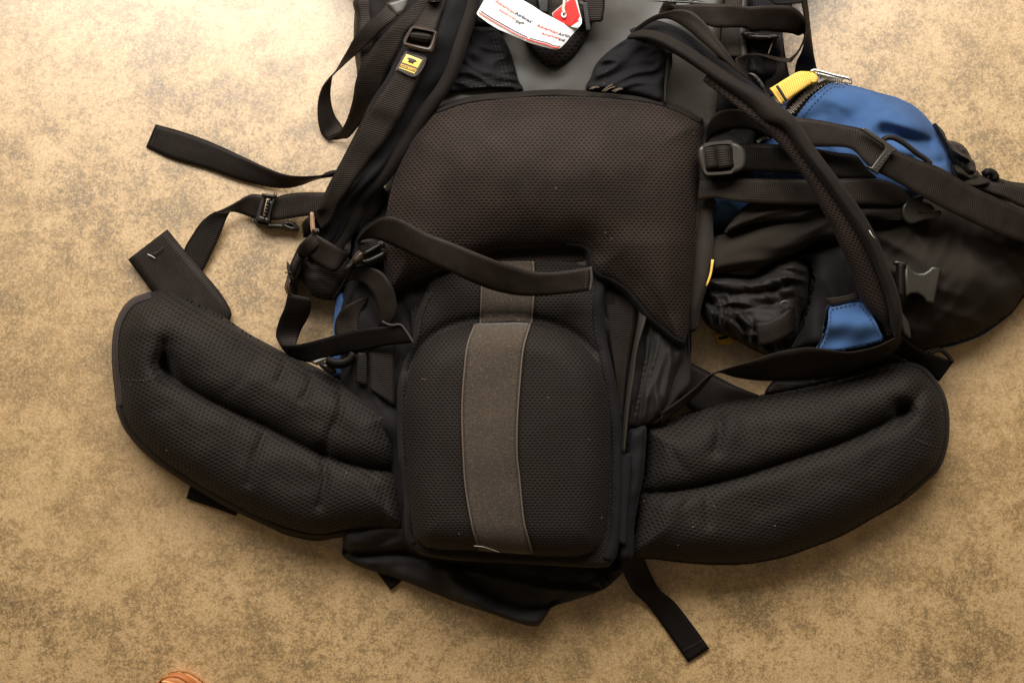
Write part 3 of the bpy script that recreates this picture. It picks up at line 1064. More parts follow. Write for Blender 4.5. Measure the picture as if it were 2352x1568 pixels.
# padded shoulder strap (left)
sl_l = [*A((1130, -60), (1020, 130), (905, 300), (850, 400), (790, 520), (690, 670), (600, 860), (500, 1060), (410, 1250), (330, 1420)), *E((1390, 850), (1370, 930), (1330, 1000))]
sl_r = [*A((1340, -60), (1320, 90), (1275, 230), (1245, 330), (1200, 460), (1130, 590), (1010, 750), (890, 940), (740, 1160), (600, 1310)), *E((1640, 740), (1550, 880), (1500, 960))]
zs = [.102, .104, .104, .102, .098, .094, .090, .086, .080, .072, .060, .050, .046]
shl = band('shoulder_strap', sl_l, sl_r, zs, m_navy, pack, thick=.014, Mx=13, wob=.0034, label='padded shoulder strap on the left')
pad('gap_shade_cloth', M((870, 880), (1000, 600), (1150, 380), (1250, 250), (1400, 120), (1550, 120), (1560, 260), (1430, 500), (1270, 620), (1130, 780), (1085, 1000)), .040, .008, 20, m_greyc, pack, step=6, skirt=.002, lump=((40, .004, 2.0),))  # dark sheet added over the gap behind the strap, standing in for shade
tape('strap_binding', sl_r, 6, -26, ([z + .004 for z in zs], [z - .004 for z in zs]), m_bind, shl, thick=.006, crown=.002)
stitch([(x - 14, y - 3) for x, y in sl_r[:9]], [z + .0085 for z in zs][4], m_thg, shl, off=.0) if False else None
# webbing on it
zw = [.116, .115, .113, .110, .106, .101, .096, .090, .083, .076, .071]
shw = band('shoulder_webbing', [*A((880, 372), (848, 462), (790, 560), (700, 690), (640, 775), (575, 905), (500, 1050), (405, 1230), (330, 1390)), *E((1405, 690), (1392, 735))],
     [*A((1060, 385), (1012, 512), (962, 620), (900, 745), (850, 830), (760, 965), (680, 1060), (560, 1230), (480, 1345)), *E((1500, 780), (1440, 830))], zw, m_webl, shl, thick=.002)
band('shoulder_webbing', A((1110, -60), (1040, 60), (985, 140), (925, 230)), A((1210, -60), (1180, 40), (1150, 110), (1110, 245)), [.114, .114, .115, .118], m_webl, shl)
band('buckle_roll', L1((450, 180), (400, 260), (365, 330), (370, 440)), L1((1060, 250), (1040, 330), (1010, 430), (960, 590)), [.119, .124, .122, .115], m_web, shl, thick=.002)
frame('slide_buckle', rrect(L1((520, 60), (1195, 195), (1060, 770), (270, 560)), .22),
      [rrect(L1((560, 120), (1080, 240), (955, 610), (355, 480)), .2)], .122, .007, m_plasb, shl, bev=.0022)
# rubber label ------------------------------------------------------
pz = .1165
pch, _ = pad('rubber_patch', L1((370, 670), (925, 850), (635, 1380), (90, 1185)), pz, .0022, 3, m_rub, shl, step=2.5, sm=False, skirt=pz - .002)
fr = L1((400, 712), (868, 868), (610, 1322), (150, 1150))
tube('raised_rim', fr, .0006, pz + .0026, m_rub, pch, closed=False, seg=5, step=3)
pad('yellow_panel', L1((390, 770), (778, 918), (665, 1118), (275, 975)), pz + .0024, .0006, 2, m_yelp, pch, step=4, sm=False)
pad('anvil_emblem', L1((388, 862), (430, 860), (440, 850), (520, 868), (625, 910), (635, 938), (668, 957), (600, 975), (568, 990), (562, 1022), (500, 998), (405, 962), (438, 940), (435, 900), (400, 880)), pz + .0032, .0005, 2,
    m_rub, pch, step=3, sm=False)
text('lettering', 'MOUNTAINSMITH', *L1((228, 1078), (618, 1222)), 7.2, m_gold, pz + .0032, pch)
pad('underline', L1((210, 1095), (600, 1238), (592, 1258), (205, 1115)), pz + .0026, .0004, 2, m_yelp, pch, step=4, sm=False)

# free strap pointing left, upper -----------------------------------
band('free_strap', E((345, 137), (520, 185), (700, 250), (900, 340), (1080, 425), (1200, 468), (1320, 484), (1420, 482), (1480, 470), (1560, 440)),
     E((280, 288), (450, 365), (680, 430), (880, 498), (1060, 545), (1200, 557), (1310, 538), (1400, 505), (1470, 488), (1560, 475)),
     ([.003, .004, .006, .010, .016, .022, .030, .036, .038, .04], [.002, .003, .004, .005, .005, .006, .010, .018, .028, .034]), m_web, pack,
     label='free webbing strap reaching furthest left across the floor')
stitch(E((362, 150), (305, 290)), .0055, m_thb, pack, dash=3, gap=2)
band('free_strap', E((1430, 478), (1480, 450), (1530, 438), (1600, 440)), E((1440, 490), (1500, 485), (1560, 480), (1620, 470)), .034, m_webl, pack)
# strap through the male buckle
band('buckle_strap', E((1520, 588), (1400, 587), (1300, 588), (1210, 598), (1140, 618), (1080, 640)), E((1480, 735), (1400, 738), (1300, 748), (1210, 762), (1130, 770), (1060, 765)), [.036, .034, .028, .022, .018, .014], m_webl, pack)
band('buckle_strap', E((1070, 612), (1010, 598), (960, 604), (880, 650), (800, 692), (740, 716)), E((1040, 768), (970, 750), (910, 728), (870, 718), (850, 716), (835, 717)), ([.014, .016, .018, .020, .020, .018], [.010, .010, .011, .014, .017, .018]), m_webl, pack)
band('buckle_strap', E((735, 716), (680, 750), (630, 800), (585, 870), (545, 935), (520, 1000), (480, 1080)), E((836, 716), (812, 760), (785, 830), (745, 925), (705, 1010), (655, 1108), (600, 1200)), ([.018, .014, .010, .007, .005, .004, .003], [.018, .014, .012, .010, .008, .006, .003]), m_web, pack)
wide = band('wide_strap', E((160, 1030), (240, 1138), (320, 1245), (400, 1335), (520, 1420), (660, 1480), (760, 1520)), E((421, 831), (530, 965), (655, 1110), (745, 1215), (805, 1300), (845, 1385), (832, 1440)),
            ([.010, .009, .008, .008, .009, .008, .006], [.010, .010, .010, .010, .010, .008, .004]), m_webl, pack, label='wide webbing with a stray white thread near its square end')
tube('stray_thread', E((290, 995), (305, 1000), (340, 1022)), .0005, .0135, m_white, wide, seg=5)
tube('stray_thread', E((385, 945), (395, 942), (370, 975), (320, 992)), .0006, .013, m_thg, wide, seg=5)
stitch(E((300, 990), (350, 985), (395, 945)), .0125, m_thb, wide)
# male side-release buckle seen from the side
bk = frame('side_release_buckle', rrect(E((1055, 596), (1142, 606), (1095, 790), (1005, 772)), .12), [rrect(E((1075, 625), (1120, 632), (1085, 755), (1045, 745)), .15)], .020, .012, m_plas, pack, bev=.0015)
for i in range(6):
    t = i / 5
    x, y = 1092 - t * 32, 650 + t * 110
    frame('ladder_tooth', E((x - 9, y - 5), (x + 7, y - 3), (x + 4, y + 8), (x - 12, y + 6)), [], .027, .004, m_plasg, bk, sm=False, bev=.0005)
band('buckle_bar', E((1048, 597), (1146, 606)), E((1046, 608), (1142, 619)), .028, m_plasg, bk, thick=.002, wob=0)
band('buckle_bar', E((1100, 640), (1078, 772)), E((1122, 640), (1098, 776)), .022, m_plas, bk, thick=.006, wob=0)
pad('buckle_arm', E((985, 755), (1010, 768), (1095, 780), (1100, 792), (1180, 788), (1220, 775), (1265, 788), (1290, 820), (1280, 838), (1230, 838), (1150, 822), (1095, 822), (1030, 812), (990, 785)), .008, .010, 8, m_plas, bk, step=3, skirt=.001,
    grooves=((E((1195, 798), (1235, 800), (1262, 818)), 3.5, .007),))
tube('arm_rim', E((1185, 796), (1215, 786), (1250, 795), (1272, 818), (1240, 822), (1190, 800)), .0010, .018, m_plasg, bk, seg=6)

# lower-left cluster ----------------------------------------------
pad('strap_foot', F((420, 240), (540, 180), (640, 230), (740, 330), (760, 420), (700, 520), (660, 600), (560, 608), (470, 560), (430, 480), (400, 360)), .030, .018, 30, m_web, pack, step=6, wr=((40, 80, 26, .003, 3),), skirt=.002)
band('adjuster_webbing', M((620, 460), (560, 500), (500, 560), (470, 620), (480, 700), (485, 790)), M((640, 500), (610, 560), (590, 620), (585, 680), (590, 730), (600, 780)), [.072, .074, .072, .066, .060, .055], m_webl, pack)
pad('adjuster_bar', M((575, 470), (610, 458), (622, 475), (640, 670), (630, 695), (585, 690)), .074, .005, 5, m_plast, pack, step=2.5, skirt=.072)
pad('adjuster_bar', M((590, 700), (640, 668), (680, 672), (692, 710), (655, 752), (610, 730)), .070, .006, 8, m_plasb, pack, step=2.5, skirt=.068)
band('curled_webbing', M((600, 720), (520, 800), (440, 880), (400, 945), (380, 1000)), M((760, 810), (690, 900), (600, 990), (540, 1050), (480, 1080)), ([.070, .070, .064, .054, .045], [.070, .070, .066, .056, .045]), m_webl, pack)
band('curled_webbing', M((600, 720), (680, 760), (800, 830), (920, 900), (1050, 980), (1110, 990)), M((560, 990), (620, 1090), (720, 1170), (830, 1225), (920, 1235), (980, 1180)), ([.070, .072, .074, .072, .066, .058], [.062, .062, .064, .068, .066, .056]), m_webl, pack)
# tri-glide on the strap end
pad('ladder_buckle', M((385, 975), (410, 958), (440, 965), (470, 1080), (475, 1180), (440, 1260), (400, 1330), (350, 1400), (345, 1470), (330, 1560), (290, 1565), (250, 1500), (235, 1440), (270, 1310), (290, 1210), (330, 1100)), .036, .016, 12, m_plasb, pack,
    step=3, skirt=.002, grooves=((M((400, 1100), (370, 1220), (350, 1330)), 6, .006),), label='brown worn ladder buckle')
band('buckle_roll', M((275, 1160), (265, 1200), (290, 1290), (320, 1380)), M((305, 1150), (330, 1200), (350, 1280), (362, 1325)), [.050, .054, .054, .052], m_webl, pack, thick=.004, crown=.003)
band('buckle_roll', M((385, 1000), (330, 1100), (310, 1160), (330, 1240)), M((470, 1080), (420, 1160), (400, 1240), (360, 1310)), [.054, .055, .055, .052], m_web, pack, thick=.003, crown=.002)
tube('loose_thread', M((238, 1250), (280, 1250), (335, 1254)), .0007, .060, m_thb, pack, seg=5)

# lower loop strap
band('lower_loop_strap', F((335, 570), (315, 660), (280, 740), (258, 820), (262, 870), (290, 915), (330, 950)), F((490, 600), (490, 670), (465, 740), (430, 800), (405, 860), (385, 912), (370, 940)),
     ([.045, .036, .026, .018, .016, .018, .02], [.046, .038, .028, .020, .018, .022, .024]), m_web, pack, label='strap looping down to the floor beside the left wing')
band('lower_loop_strap', F((262, 850), (300, 905), (400, 908), (540, 875), (700, 832), (850, 800), (980, 785), (1080, 778)), F((262, 860), (330, 965), (430, 1015), (520, 1022), (640, 985), (800, 955), (980, 915), (1165, 895)),
     ([.022, .030, .044, .060, .072, .080, .086, .088], [.018, .018, .028, .044, .056, .066, .078, .086]), m_webd, pack)
stitch(F((1092, 785), (1160, 880)), .0885, m_thg, pack, dash=4, gap=2)
tube('strap_end_fold', F((960, 752), (990, 770), (1030, 778), (1082, 775), (1120, 820), (1168, 896)), .0011, .090, m_thg, pack, seg=6)
# blue cloth at left
pad('blue_side_cloth', F((655, 585), (740, 560), (860, 600), (880, 800), (860, 1000), (800, 1120), (765, 1155), (700, 1130), (620, 1100), (610, 1000), (635, 870), (640, 760), (648, 660)), .028, .010, 18, m_blue, pack, step=6,
    lump=((50, .004, 2),), skirt=.002)
band('inner_curl', F((860, 590), (780, 620), (720, 650), (680, 690), (655, 740), (645, 800), (650, 850)), F((870, 600), (850, 640), (830, 680), (815, 720), (805, 760), (800, 810), (800, 860)), ([.068, .070, .070, .066, .06, .058, .058], [.066] * 7), m_webl, pack)
band('curled_strap', F((640, 590), (690, 510), (745, 415), (800, 390), (880, 395), (960, 430), (1015, 500), (1050, 590), (1055, 690), (1020, 760), (960, 790)),
     F((640, 610), (690, 540), (740, 490), (790, 485), (840, 505), (885, 550), (915, 610), (935, 680), (938, 740), (935, 780), (930, 800)),
     ([.062, .072, .080, .086, .090, .092, .092, .088, .084, .078, .072], [.058, .064, .072, .078, .082, .084, .084, .082, .078, .074, .07]), m_webl, pack, label='strap curling over in a tight arch')
pad('dark_gap_cloth', F((860, 560), (1000, 520), (1240, 470), (1240, 640), (1180, 860), (1060, 1060), (1045, 1300), (860, 1190), (800, 1150), (860, 900), (900, 700)), .056, .006, 20, m_cloth, pack, step=8, wr=((80, 90, 24, .006, 2),))
band('side_webbing', F((870, 920), (872, 1000), (875, 1100), (878, 1200)), F((1045, 900), (1045, 1000), (1045, 1120), (1048, 1320)), .068, m_web, pack)
band('side_webbing', F((800, 960), (790, 1060), (785, 1160)), F((860, 950), (862, 1060), (860, 1180)), .066, m_webd, pack)
band('side_webbing', F((1130, 600), (1140, 700), (1160, 860)), F((1240, 540), (1225, 680), (1190, 860)), .066, m_webd, pack)
for k, (rr, zz) in enumerate(((0, .070), (18, .066))):
    tube('cord_curl', F((595, 1000 + rr), (640, 1022 + rr), (700, 1022 + rr), (745, 1000 + rr), (768, 960 + rr)), .0035, zz, m_webd, pack, flat=.6)
band('tan_tab', F((480, 1022), (540, 1000), (602, 985)), F((530, 1045), (560, 1030), (606, 995)), .052, m_plasb, pack)
pad('dark_knot', F((540, 1040), (600, 1020), (650, 1060), (655, 1095), (610, 1100)), .052, .01, 10, m_plas, pack, step=3)

# strap lying across the lumbar pad -------------------------------
S5a = F((815, 262), (795, 215), (830, 165), (880, 115), (950, 70), (1020, 62), (1100, 88), (1250, 168), (1420, 232), (1600, 305), (1780, 375), (1950, 422), (2100, 425), (2230, 408), (2340, 390))
S5b = F((820, 268), (803, 235), (835, 212), (890, 205), (965, 225), (1040, 258), (1110, 292), (1260, 362), (1400, 420), (1540, 488), (1700, 550), (1870, 582), (2030, 582), (2180, 570), (2332, 552))
zl5 = [.100, .106, .114, .121, .126, .130, .132, .132, .132, .131, .128, .120, .115, .112, .110]
zb5 = [.096, .100, .104, .108, .112, .116, .120, .124, .125, .120, .114, .110, .108, .108, .109]
s5 = band('cross_strap', S5a, S5b, (zl5, zb5), m_webl, pack, thick=.002, label='long webbing strap lying across the big mesh pad')
stitch(F((2310, 400), (2302, 552)), .1125, m_thg, s5, dash=4, gap=3)
tube('strap_hem', F((2338, 392), (2346, 470), (2334, 552)), .0014, .112, m_thg, s5, seg=6)
band('strap_underside', F((805, 215), (800, 250), (812, 290), (850, 300)), F((900, 205), (930, 230), (950, 250), (960, 260)), .100, m_webd, pack)
pad('side_release_buckle', F((715, 400), (740, 370), (790, 300), (830, 285), (950, 222), (978, 225), (992, 262), (985, 330), (900, 375), (850, 385), (790, 375), (745, 415)), .086, .014, 14, m_plas, pack, step=3, skirt=.07,
    grooves=((F((845, 330), (985, 262)), 5, .007),))
band('buckle_bar', F((838, 298), (900, 262), (968, 222)), F((846, 312), (910, 276), (978, 236)), .103, m_plasg, pack, thick=.003, wob=0)
pad('buckle_cap', F((765, 330), (800, 290), (828, 284), (845, 305), (832, 345), (790, 372), (765, 360)), .096, .008, 8, m_plasb, pack, step=2.5, skirt=.08)

# ------------------------------------------------------------------ right side
# blue pocket ------------------------------------------------------
bl = C((180, 820), (190, 560), (300, 380), (520, 250), (700, 110), (800, 70), (900, -20), (960, -60), (1100, -40), (1230, -20), (1380, 22), (1520, 62), (1640, 125), (1730, 215), (1790, 310), (1850, 410), (1885, 510), (1892, 590),
       (1850, 700), (1500, 860), (1000, 920), (500, 960), (200, 930))
blue, zbl = pad('blue_side_pocket', bl, 0.014, 0.066, 110, m_blue, pack, step=6, skirt=0.001, lump=((100, .006, 5.0),), label='faded blue side pocket',
                wr=((28, 230, 60, .010, 3.0),), grooves=((C((1190, 210), (1250, 180), (1330, 140)), 34, .014), (C((1230, 230), (1150, 200), (1100, 130)), 20, .004), (C((1420, 290), (1560, 325), (1720, 345)), 22, .018), (C((1450, 180), (1580, 220), (1680, 240)), 40, -.010),
                         (C((1620, 455), (1720, 485), (1810, 485)), 11, .010), (C((1500, 340), (1640, 450), (1780, 520)), 12, -.006), (C((1250, 200), (1400, 170), (1560, 120)), 16, -.005), (C((620, 580), (690, 560)), 6, .004)))
stitch(Y((760, 1370), (1000, 1080), (1280, 830), (1500, 660), (1680, 600), (1900, 590)), zbl, m_thb, blue, w=1.5, off=.0008)
stitch(Y((920, 1395), (1150, 1130), (1380, 880), (1560, 720), (1720, 660), (1880, 675), (2010, 620)), zbl, m_thb, blue, w=1.5, off=.0008)
# zip
zc = Y((640, 1330), (600, 1180), (720, 1100), (860, 940), (1000, 800), (1200, 660), (1400, 545), (1600, 500), (1760, 520), (1880, 570))
zt = Y((560, 1240), (680, 1130), (800, 1010), (950, 850), (1100, 730), (1280, 620), (1420, 540), (1560, 490), (1700, 490), (1850, 545))
zipz = .092
zp = band('zip_tape', Y((480, 1170), (560, 1030), (700, 880), (900, 710), (1100, 610), (1300, 530), (1450, 470), (1600, 445), (1750, 460), (1870, 530)),
          Y((740, 1400), (860, 1230), (1000, 1060), (1160, 880), (1330, 740), (1480, 630), (1600, 580), (1700, 560), (1790, 560), (1900, 580)), zipz, m_webd, blue, thick=.002)


def teeth(path, n, half, z, name, mat, parent, tw=5.2):
    sp = spline(path, n)
    t = np.gradient(sp, axis=0)
    t /= np.linalg.norm(t, axis=1, keepdims=True)
    V, Fc = [], []
    for i in range(n):
        nn = np.array([-t[i][1], t[i][0]])
        off = (1 if i % 2 else -1) * 0.18 * half
        c = sp[i] + nn * off
        k = len(V)
        for a, b_, zz in ((-1, -1, 0), (1, -1, 0), (1, 1, 0), (-1, 1, 0), (-.6, -.8, .0022), (.6, -.8, .0022), (.6, .8, .0022), (-.6, .8, .0022)):
            q = c + t[i] * a * tw * .33 + nn * b_ * half
            V.append(P(q[0], q[1], z + zz))
        Fc += [[k + 4, k + 5, k + 6, k + 7], [k, k + 1, k + 5, k + 4], [k + 1, k + 2, k + 6, k + 5], [k + 2, k + 3, k + 7, k + 6], [k + 3, k, k + 4, k + 7]]
    return link(name, V, Fc, mat, parent, None, False, kind='stuff')


m_tooth = plastic('zip_tooth_plastic', (0.22, 0.19, 0.15), rough=.3)
teeth(Y((620, 1270), (740, 1140), (860, 1000), (1010, 840), (1180, 710), (1340, 600), (1480, 530), (1620, 495), (1760, 500), (1870, 550)), 34, 7.5, zipz + .001, 'zip_teeth', m_tooth, blue)
teeth(Y((490, 1180), (580, 1040), (720, 880), (900, 720), (1100, 620), (1240, 585)), 22, 3.2, zipz + .001, 'zip_teeth', m_tooth, blue, 4.5)
teeth(C((590, 350), (620, 330), (655, 318)), 8, 4.0, .080, 'zip_teeth', m_tooth, blue, 4.5)
# yellow tab and steel loop
yz = [.100, .102, .104, .106, .104, .100]
ytab = band('yellow_pull_tab', Y((130, 710), (290, 610), (500, 480), (800, 310), (1000, 300), (1180, 310)), Y((390, 1095), (530, 1010), (660, 910), (900, 740), (1080, 620), (1270, 560)), yz, m_yel, pack, thick=.0030, crown=.0,
            label='bright yellow webbing pull tab')
pad('tab_end_fold', Y((1160, 305), (1230, 350), (1285, 430), (1285, 520), (1240, 580), (1150, 600), (1060, 500), (1080, 330)), .102, .004, 6, m_yel, ytab, step=3)
band('tab_hem', Y((130, 700), (400, 1100)), Y((165, 690), (440, 1075)), .106, m_yel, ytab, thick=.003, wob=0)
tube('tab_stitch', Y((290, 640), (380, 770), (460, 900), (530, 1000)), .0014, .108, m_thb, ytab, seg=6)
tube('steel_loop', Y((1110, 310), (1150, 280), (1210, 268), (1400, 310), (1700, 390), (1930, 440), (2040, 470), (2075, 520), (2065, 600)), .0016, .104, m_silver, ytab, seg=8, step=3)
tube('steel_loop', Y((1850, 490), (1900, 470), (1930, 462), (2000, 480)), .0008, .103, m_silver, ytab, seg=6, step=3)
tube('steel_loop', Y((1870, 540), (1950, 570), (2010, 600)), .0013, .1, m_silver, ytab, seg=6, step=3)
frame('steel_plate', Y((1230, 320), (1700, 430), (1860, 480), (1700, 470), (1500, 480), (1290, 580)), [], .099, .001, m_silver, ytab, sm=False, bev=.0003)
text('embossed_mark', 'YKK', *Y((1350, 500), (1420, 380)), 3.5, m_thg, .1001, ytab)

# black compartment at right --------------------------------------
fl = [*C((900, 760), (1100, 680), (1300, 620), (1500, 590), (1700, 560), (1890, 555), (2000, 575), (2120, 570), (2250, 610), (2400, 640), (2560, 760), (2600, 1000), (2480, 1260)), *DV((2352, 400), (2270, 505), (2160, 585), (2060, 650), (1900, 705), (1750, 735), (1640, 770), (1560, 760), (1400, 700), (1200, 500))]
flp, zfl = pad('black_side_compartment', fl, 0.010, 0.060, 130, m_flap, pack, step=7, skirt=0.001, lump=((160, .012, 3.0), (60, .003, 4.0)), wr=((35, 200, 60, .009, 5.0), (120, 120, 40, .004, 2.0)), label='dusty black side compartment',
               grooves=((C((2180, 1030), (2260, 1170), (2352, 1300)), 6, .003), (C((1960, 930), (2080, 1110), (2200, 1250)), 20, .006), (C((1380, 960), (1500, 860), (1600, 800)), 18, .006), (C((1720, 1180), (2000, 1250), (2200, 1320)), 50, -.006)))
tape('compartment_piping', [*DV((2270, 505), (2160, 590), (2060, 655), (1900, 712), (1800, 735), (1720, 768))], -1, 3, .012, m_blue, flp, thick=.003)
pad('crumpled_cloth', RR((640, -10), (700, 30), (770, 110), (800, 190), (830, 225), (900, 235), (1000, 270), (1070, 330), (1110, 390), (1150, 480), (1195, 530), (1212, 640), (1180, 690), (1100, 690), (950, 560), (880, 450), (780, 250)), .030, .034, 30,
    m_nylon, pack, step=3, wr=((50, 60, 18, .022, 2.0),), skirt=.001)
pad('crumpled_cloth', RR((900, 560), (1000, 580), (1120, 690), (1220, 640), (1280, 700), (1400, 740), (1480, 800), (1400, 880), (1200, 900), (1000, 800), (910, 700)), .040, .026, 26, m_flap, pack, step=4, wr=((20, 80, 30, .016, 6.0),), skirt=.001)
tube('webbing_loop', RR((1330, 700), (1360, 665), (1430, 668), (1478, 720), (1465, 775)), .004, .055, m_webd, pack, flat=1.5)
band('corner_webbing', RR((1440, 690), (1520, 730), (1620, 820)), RR((1380, 740), (1460, 790), (1560, 860)), .050, m_greyc, pack)
band('corner_webbing', RR((1380, 790), (1640, 830), (1840, 885), (2000, 940)), RR((1240, 890), (1600, 1010), (1790, 1110), (2000, 1180)), [.058, .060, .060, .06], m_webl, pack)

# black pouch with gathered hem --------------------------------------
pad('cloth_fold', C((290, 990), (400, 950), (600, 890), (800, 800), (950, 760), (1150, 760), (1200, 900), (1150, 1000), (1000, 1010), (800, 1100), (600, 1180), (400, 1210), (290, 1215), (270, 1100)), .062, .018, 32, m_flap, pack, step=6,
    grooves=((C((330, 930), (600, 890), (860, 780)), 20, .01),), wr=((-12, 200, 40, .008, 4.0),), skirt=.03)
po = DV((250, 250), (380, 240), (560, 250), (680, 170), (820, 120), (900, 160), (940, 220), (935, 330), (920, 440), (880, 530), (850, 640), (790, 720), (770, 755), (690, 780), (620, 770), (540, 730), (450, 680), (350, 640), (270, 590), (225, 510), (230, 400), (245, 330))
hem = DV((245, 430), (300, 500), (380, 560), (470, 610), (560, 660), (640, 720), (720, 740))


def pext(x, y, d):
    hd = dist(x, y, spline(hem, 30), closed=False)
    u = (x - y * .1)
    return 0.0075 * np.sin((x * .85 - y * .25) / 3.6 + 1.4 * np.sin((x + y) / 19)) * np.exp(-(hd / 26) ** 2)


pou, zpo = pad('gathered_pouch', po, 0.020, 0.055, 46, m_nylon, pack, step=3.2, skirt=0.004, extra=pext,
               grooves=((DV((300, 350), (450, 370), (620, 360), (780, 320)), 9, .012), (DV((290, 300), (450, 280), (640, 270), (760, 290)), 16, -.010), (DV((300, 420), (500, 470), (700, 440), (820, 400)), 13, .008),
                        (DV((820, 300), (860, 380), (850, 500)), 9, .008), (DV((560, 250), (700, 260), (780, 300)), 9, .008), ([(x + 4, y - 12) for x, y in hem], 5, .004)),
               wr=((8, 110, 24, .008, 4.0), (60, 60, 26, .004, 8.0)), label='crumpled black pouch with elastic gathered hem')
band('pouch_strap', DV((575, 565), (650, 555), (740, 515), (800, 470), (832, 440)), DV((600, 722), (670, 705), (740, 680), (800, 650), (838, 630)), [.080, .083, .084, .082, .076], m_web, pou, thick=.002)
tube('drawcord_ring', DV((742, 465), (745, 435), (775, 425), (800, 440), (800, 465)), .0013, .083, m_plasg, pou, seg=6, step=2.5)
band('yellow_underlay', DV((308, 640), (370, 640), (440, 672)), DV((330, 712), (390, 708), (446, 700)), .008, m_yel, pack)
band('yellow_mark', DV((330, 662), (390, 655)), DV((336, 680), (392, 668)), .012, m_webd, pack, wob=0)
# dark area + grey strip + piping
band('grey_cloth_strip', C((180, 740), (178, 860), (172, 1000), (160, 1150), (148, 1300), (130, 1420), (122, 1600)), C((318, 735), (296, 860), (298, 1000), (290, 1140), (262, 1290), (222, 1420), (190, 1580)), [.074, .074, .074, .072, .068, .062, .05], m_greyc, pack, thick=.004, crown=.004)
band('yellow_piping', C((284, 1128), (272, 1220), (246, 1302)), C((301, 1132), (284, 1230), (256, 1304)), .080, m_yel, pack, thick=.003)
pad('blue_corner', DV((125, 545), (182, 550), (180, 580), (150, 620), (125, 600)), .030, .008, 8, m_blue, pack, step=3, skirt=.002)
pad('pocket_side_cloth', DV((840, 120), (1100, 0), (1300, 60), (1400, 200), (1450, 400), (1540, 580), (1500, 700), (1300, 760), (1100, 760), (900, 760), (780, 760), (850, 640), (900, 500), (940, 330), (930, 180)), .030, .034, 40, m_cloth, pack, step=7,
    wr=((80, 160, 50, .008, 3),), skirt=.002)
bt, zbt = pad('blue_tab', DV((1065, 458), (1120, 445), (1245, 412), (1270, 418), (1310, 455), (1350, 520), (1390, 600), (1418, 680), (1330, 712), (1220, 738), (1120, 755), (1000, 750), (990, 740), (1030, 660), (1055, 560)), .072, .005, 6, m_blue, pack, step=4, skirt=.05,
              lump=((40, .003, 1.0),), label='small blue trapezoid reinforcing patch', extra=lambda x, y, d: 0.010 * np.exp(-((y - 745) / 30) ** 2))
stitch(DV((1078, 478), (1240, 440)), zbt, m_thb, bt, w=2.2, off=.001)
stitch(DV((1075, 490), (1070, 580), (1045, 670), (1012, 738)), zbt, m_thb, bt, off=.001)
stitch(DV((1262, 445), (1330, 530), (1380, 620), (1400, 680)), zbt, m_thb, bt, off=.001)
band('tab_webbing', DV((1040, 404), (1140, 392), (1250, 366)), DV((1075, 450), (1150, 436), (1262, 410)), .080, m_webl, pack)
pad('pocket_cover_cloth', C((240, 260), (420, 140), (600, 140), (720, 250), (620, 300), (572, 335), (556, 440), (552, 540), (548, 612), (300, 620), (215, 500)), .078, .012, 20, m_cloth, pack, step=5, wr=((30, 90, 34, .006, 3.0),), skirt=.05)
pad('pocket_cover_cloth', C((560, 745), (900, 740), (1300, 742), (1700, 745), (1720, 850), (1300, 870), (1000, 862), (640, 880), (480, 915), (380, 955), (400, 900)), .076, .010, 20, m_flap, pack, step=5, wr=((-6, 160, 30, .008, 2.0),), skirt=.05)
# straps crossing the pocket
band('crossing_strap', B((905, 1188), (1010, 1184), (1200, 1182), (1500, 1186), (1800, 1184), (2000, 1180), (2130, 1195), (2230, 1235)), B((890, 1328), (1005, 1312), (1200, 1340), (1450, 1352), (1700, 1358), (2000, 1352), (2200, 1358), (2352, 1370)),
     [.090, .096, .098, .096, .094, .092, .086, .078], m_webl, pack, label='broad strap running level under the right shoulder strap')
band('crossing_strap', [*B((1060, 955), (1200, 950), (1400, 955), (1560, 960)), *C((980, 395), (1100, 420), (1240, 440), (1300, 520))], [*B((1060, 1125), (1200, 1132), (1400, 1140), (1600, 1150)), *C((1040, 540), (1130, 590), (1300, 592), (1380, 592))],
     [.098, .096, .092, .092, .092, .092, .09, .088], m_webd, pack)
band('small_loop_strap', B((945, 935), (950, 860), (985, 780), (1040, 735), (1130, 722), (1260, 745), (1360, 800)), B((955, 945), (985, 900), (1040, 870), (1110, 850), (1190, 845), (1290, 870), (1380, 920)), ([.086, .092, .098, .1, .1, .096, .09], [.084, .086, .090, .092, .092, .09, .086]), m_web, pack)
lb = frame('ladder_buckle', rrect(B((905, 965), (1060, 930), (1200, 985), (1195, 1120), (1060, 1165), (925, 1140)), .3) if False else B((893, 1040), (895, 985), (930, 958), (1000, 940), (1100, 938), (1165, 960), (1200, 1000), (1208, 1060), (1195, 1110), (1150, 1140), (1060, 1160), (960, 1165), (925, 1145), (908, 1100)),
           [rrect(B((940, 972), (1098, 952), (1106, 1132), (950, 1142)), .12)], .112, .010, m_plasg, pack, bev=.003, label='large grey ladder buckle beside the mesh pad')
tube('buckle_roll', B((968, 985), (972, 1050), (985, 1120)), .0105, .108, m_web, lb, seg=12)
tube('buckle_roll', B((1062, 975), (1064, 1050), (1072, 1115)), .0120, .108, m_web, lb, seg=12)
diag = band('diagonal_strap', [*B((1400, 800),), *C((700, 190), (840, 190), (1000, 208), (1150, 238), (1270, 262), (1350, 305), (1450, 380), (1500, 408), (1640, 465), (1800, 525), (2000, 640), (2200, 735), (2400, 830), (2600, 930))],
     [*B((1450, 960),), *C((800, 370), (960, 385), (1080, 384), (1180, 390), (1240, 420), (1300, 490), (1370, 545), (1440, 580), (1570, 650), (1760, 760), (1980, 870), (2180, 960), (2380, 1030), (2560, 1110))],
     [.104, .108, .112, .113, .114, .115, .116, .116, .116, .112, .106, .098, .090, .08, .07], m_webl, pack, thick=.002, label='long diagonal strap running off the right edge')
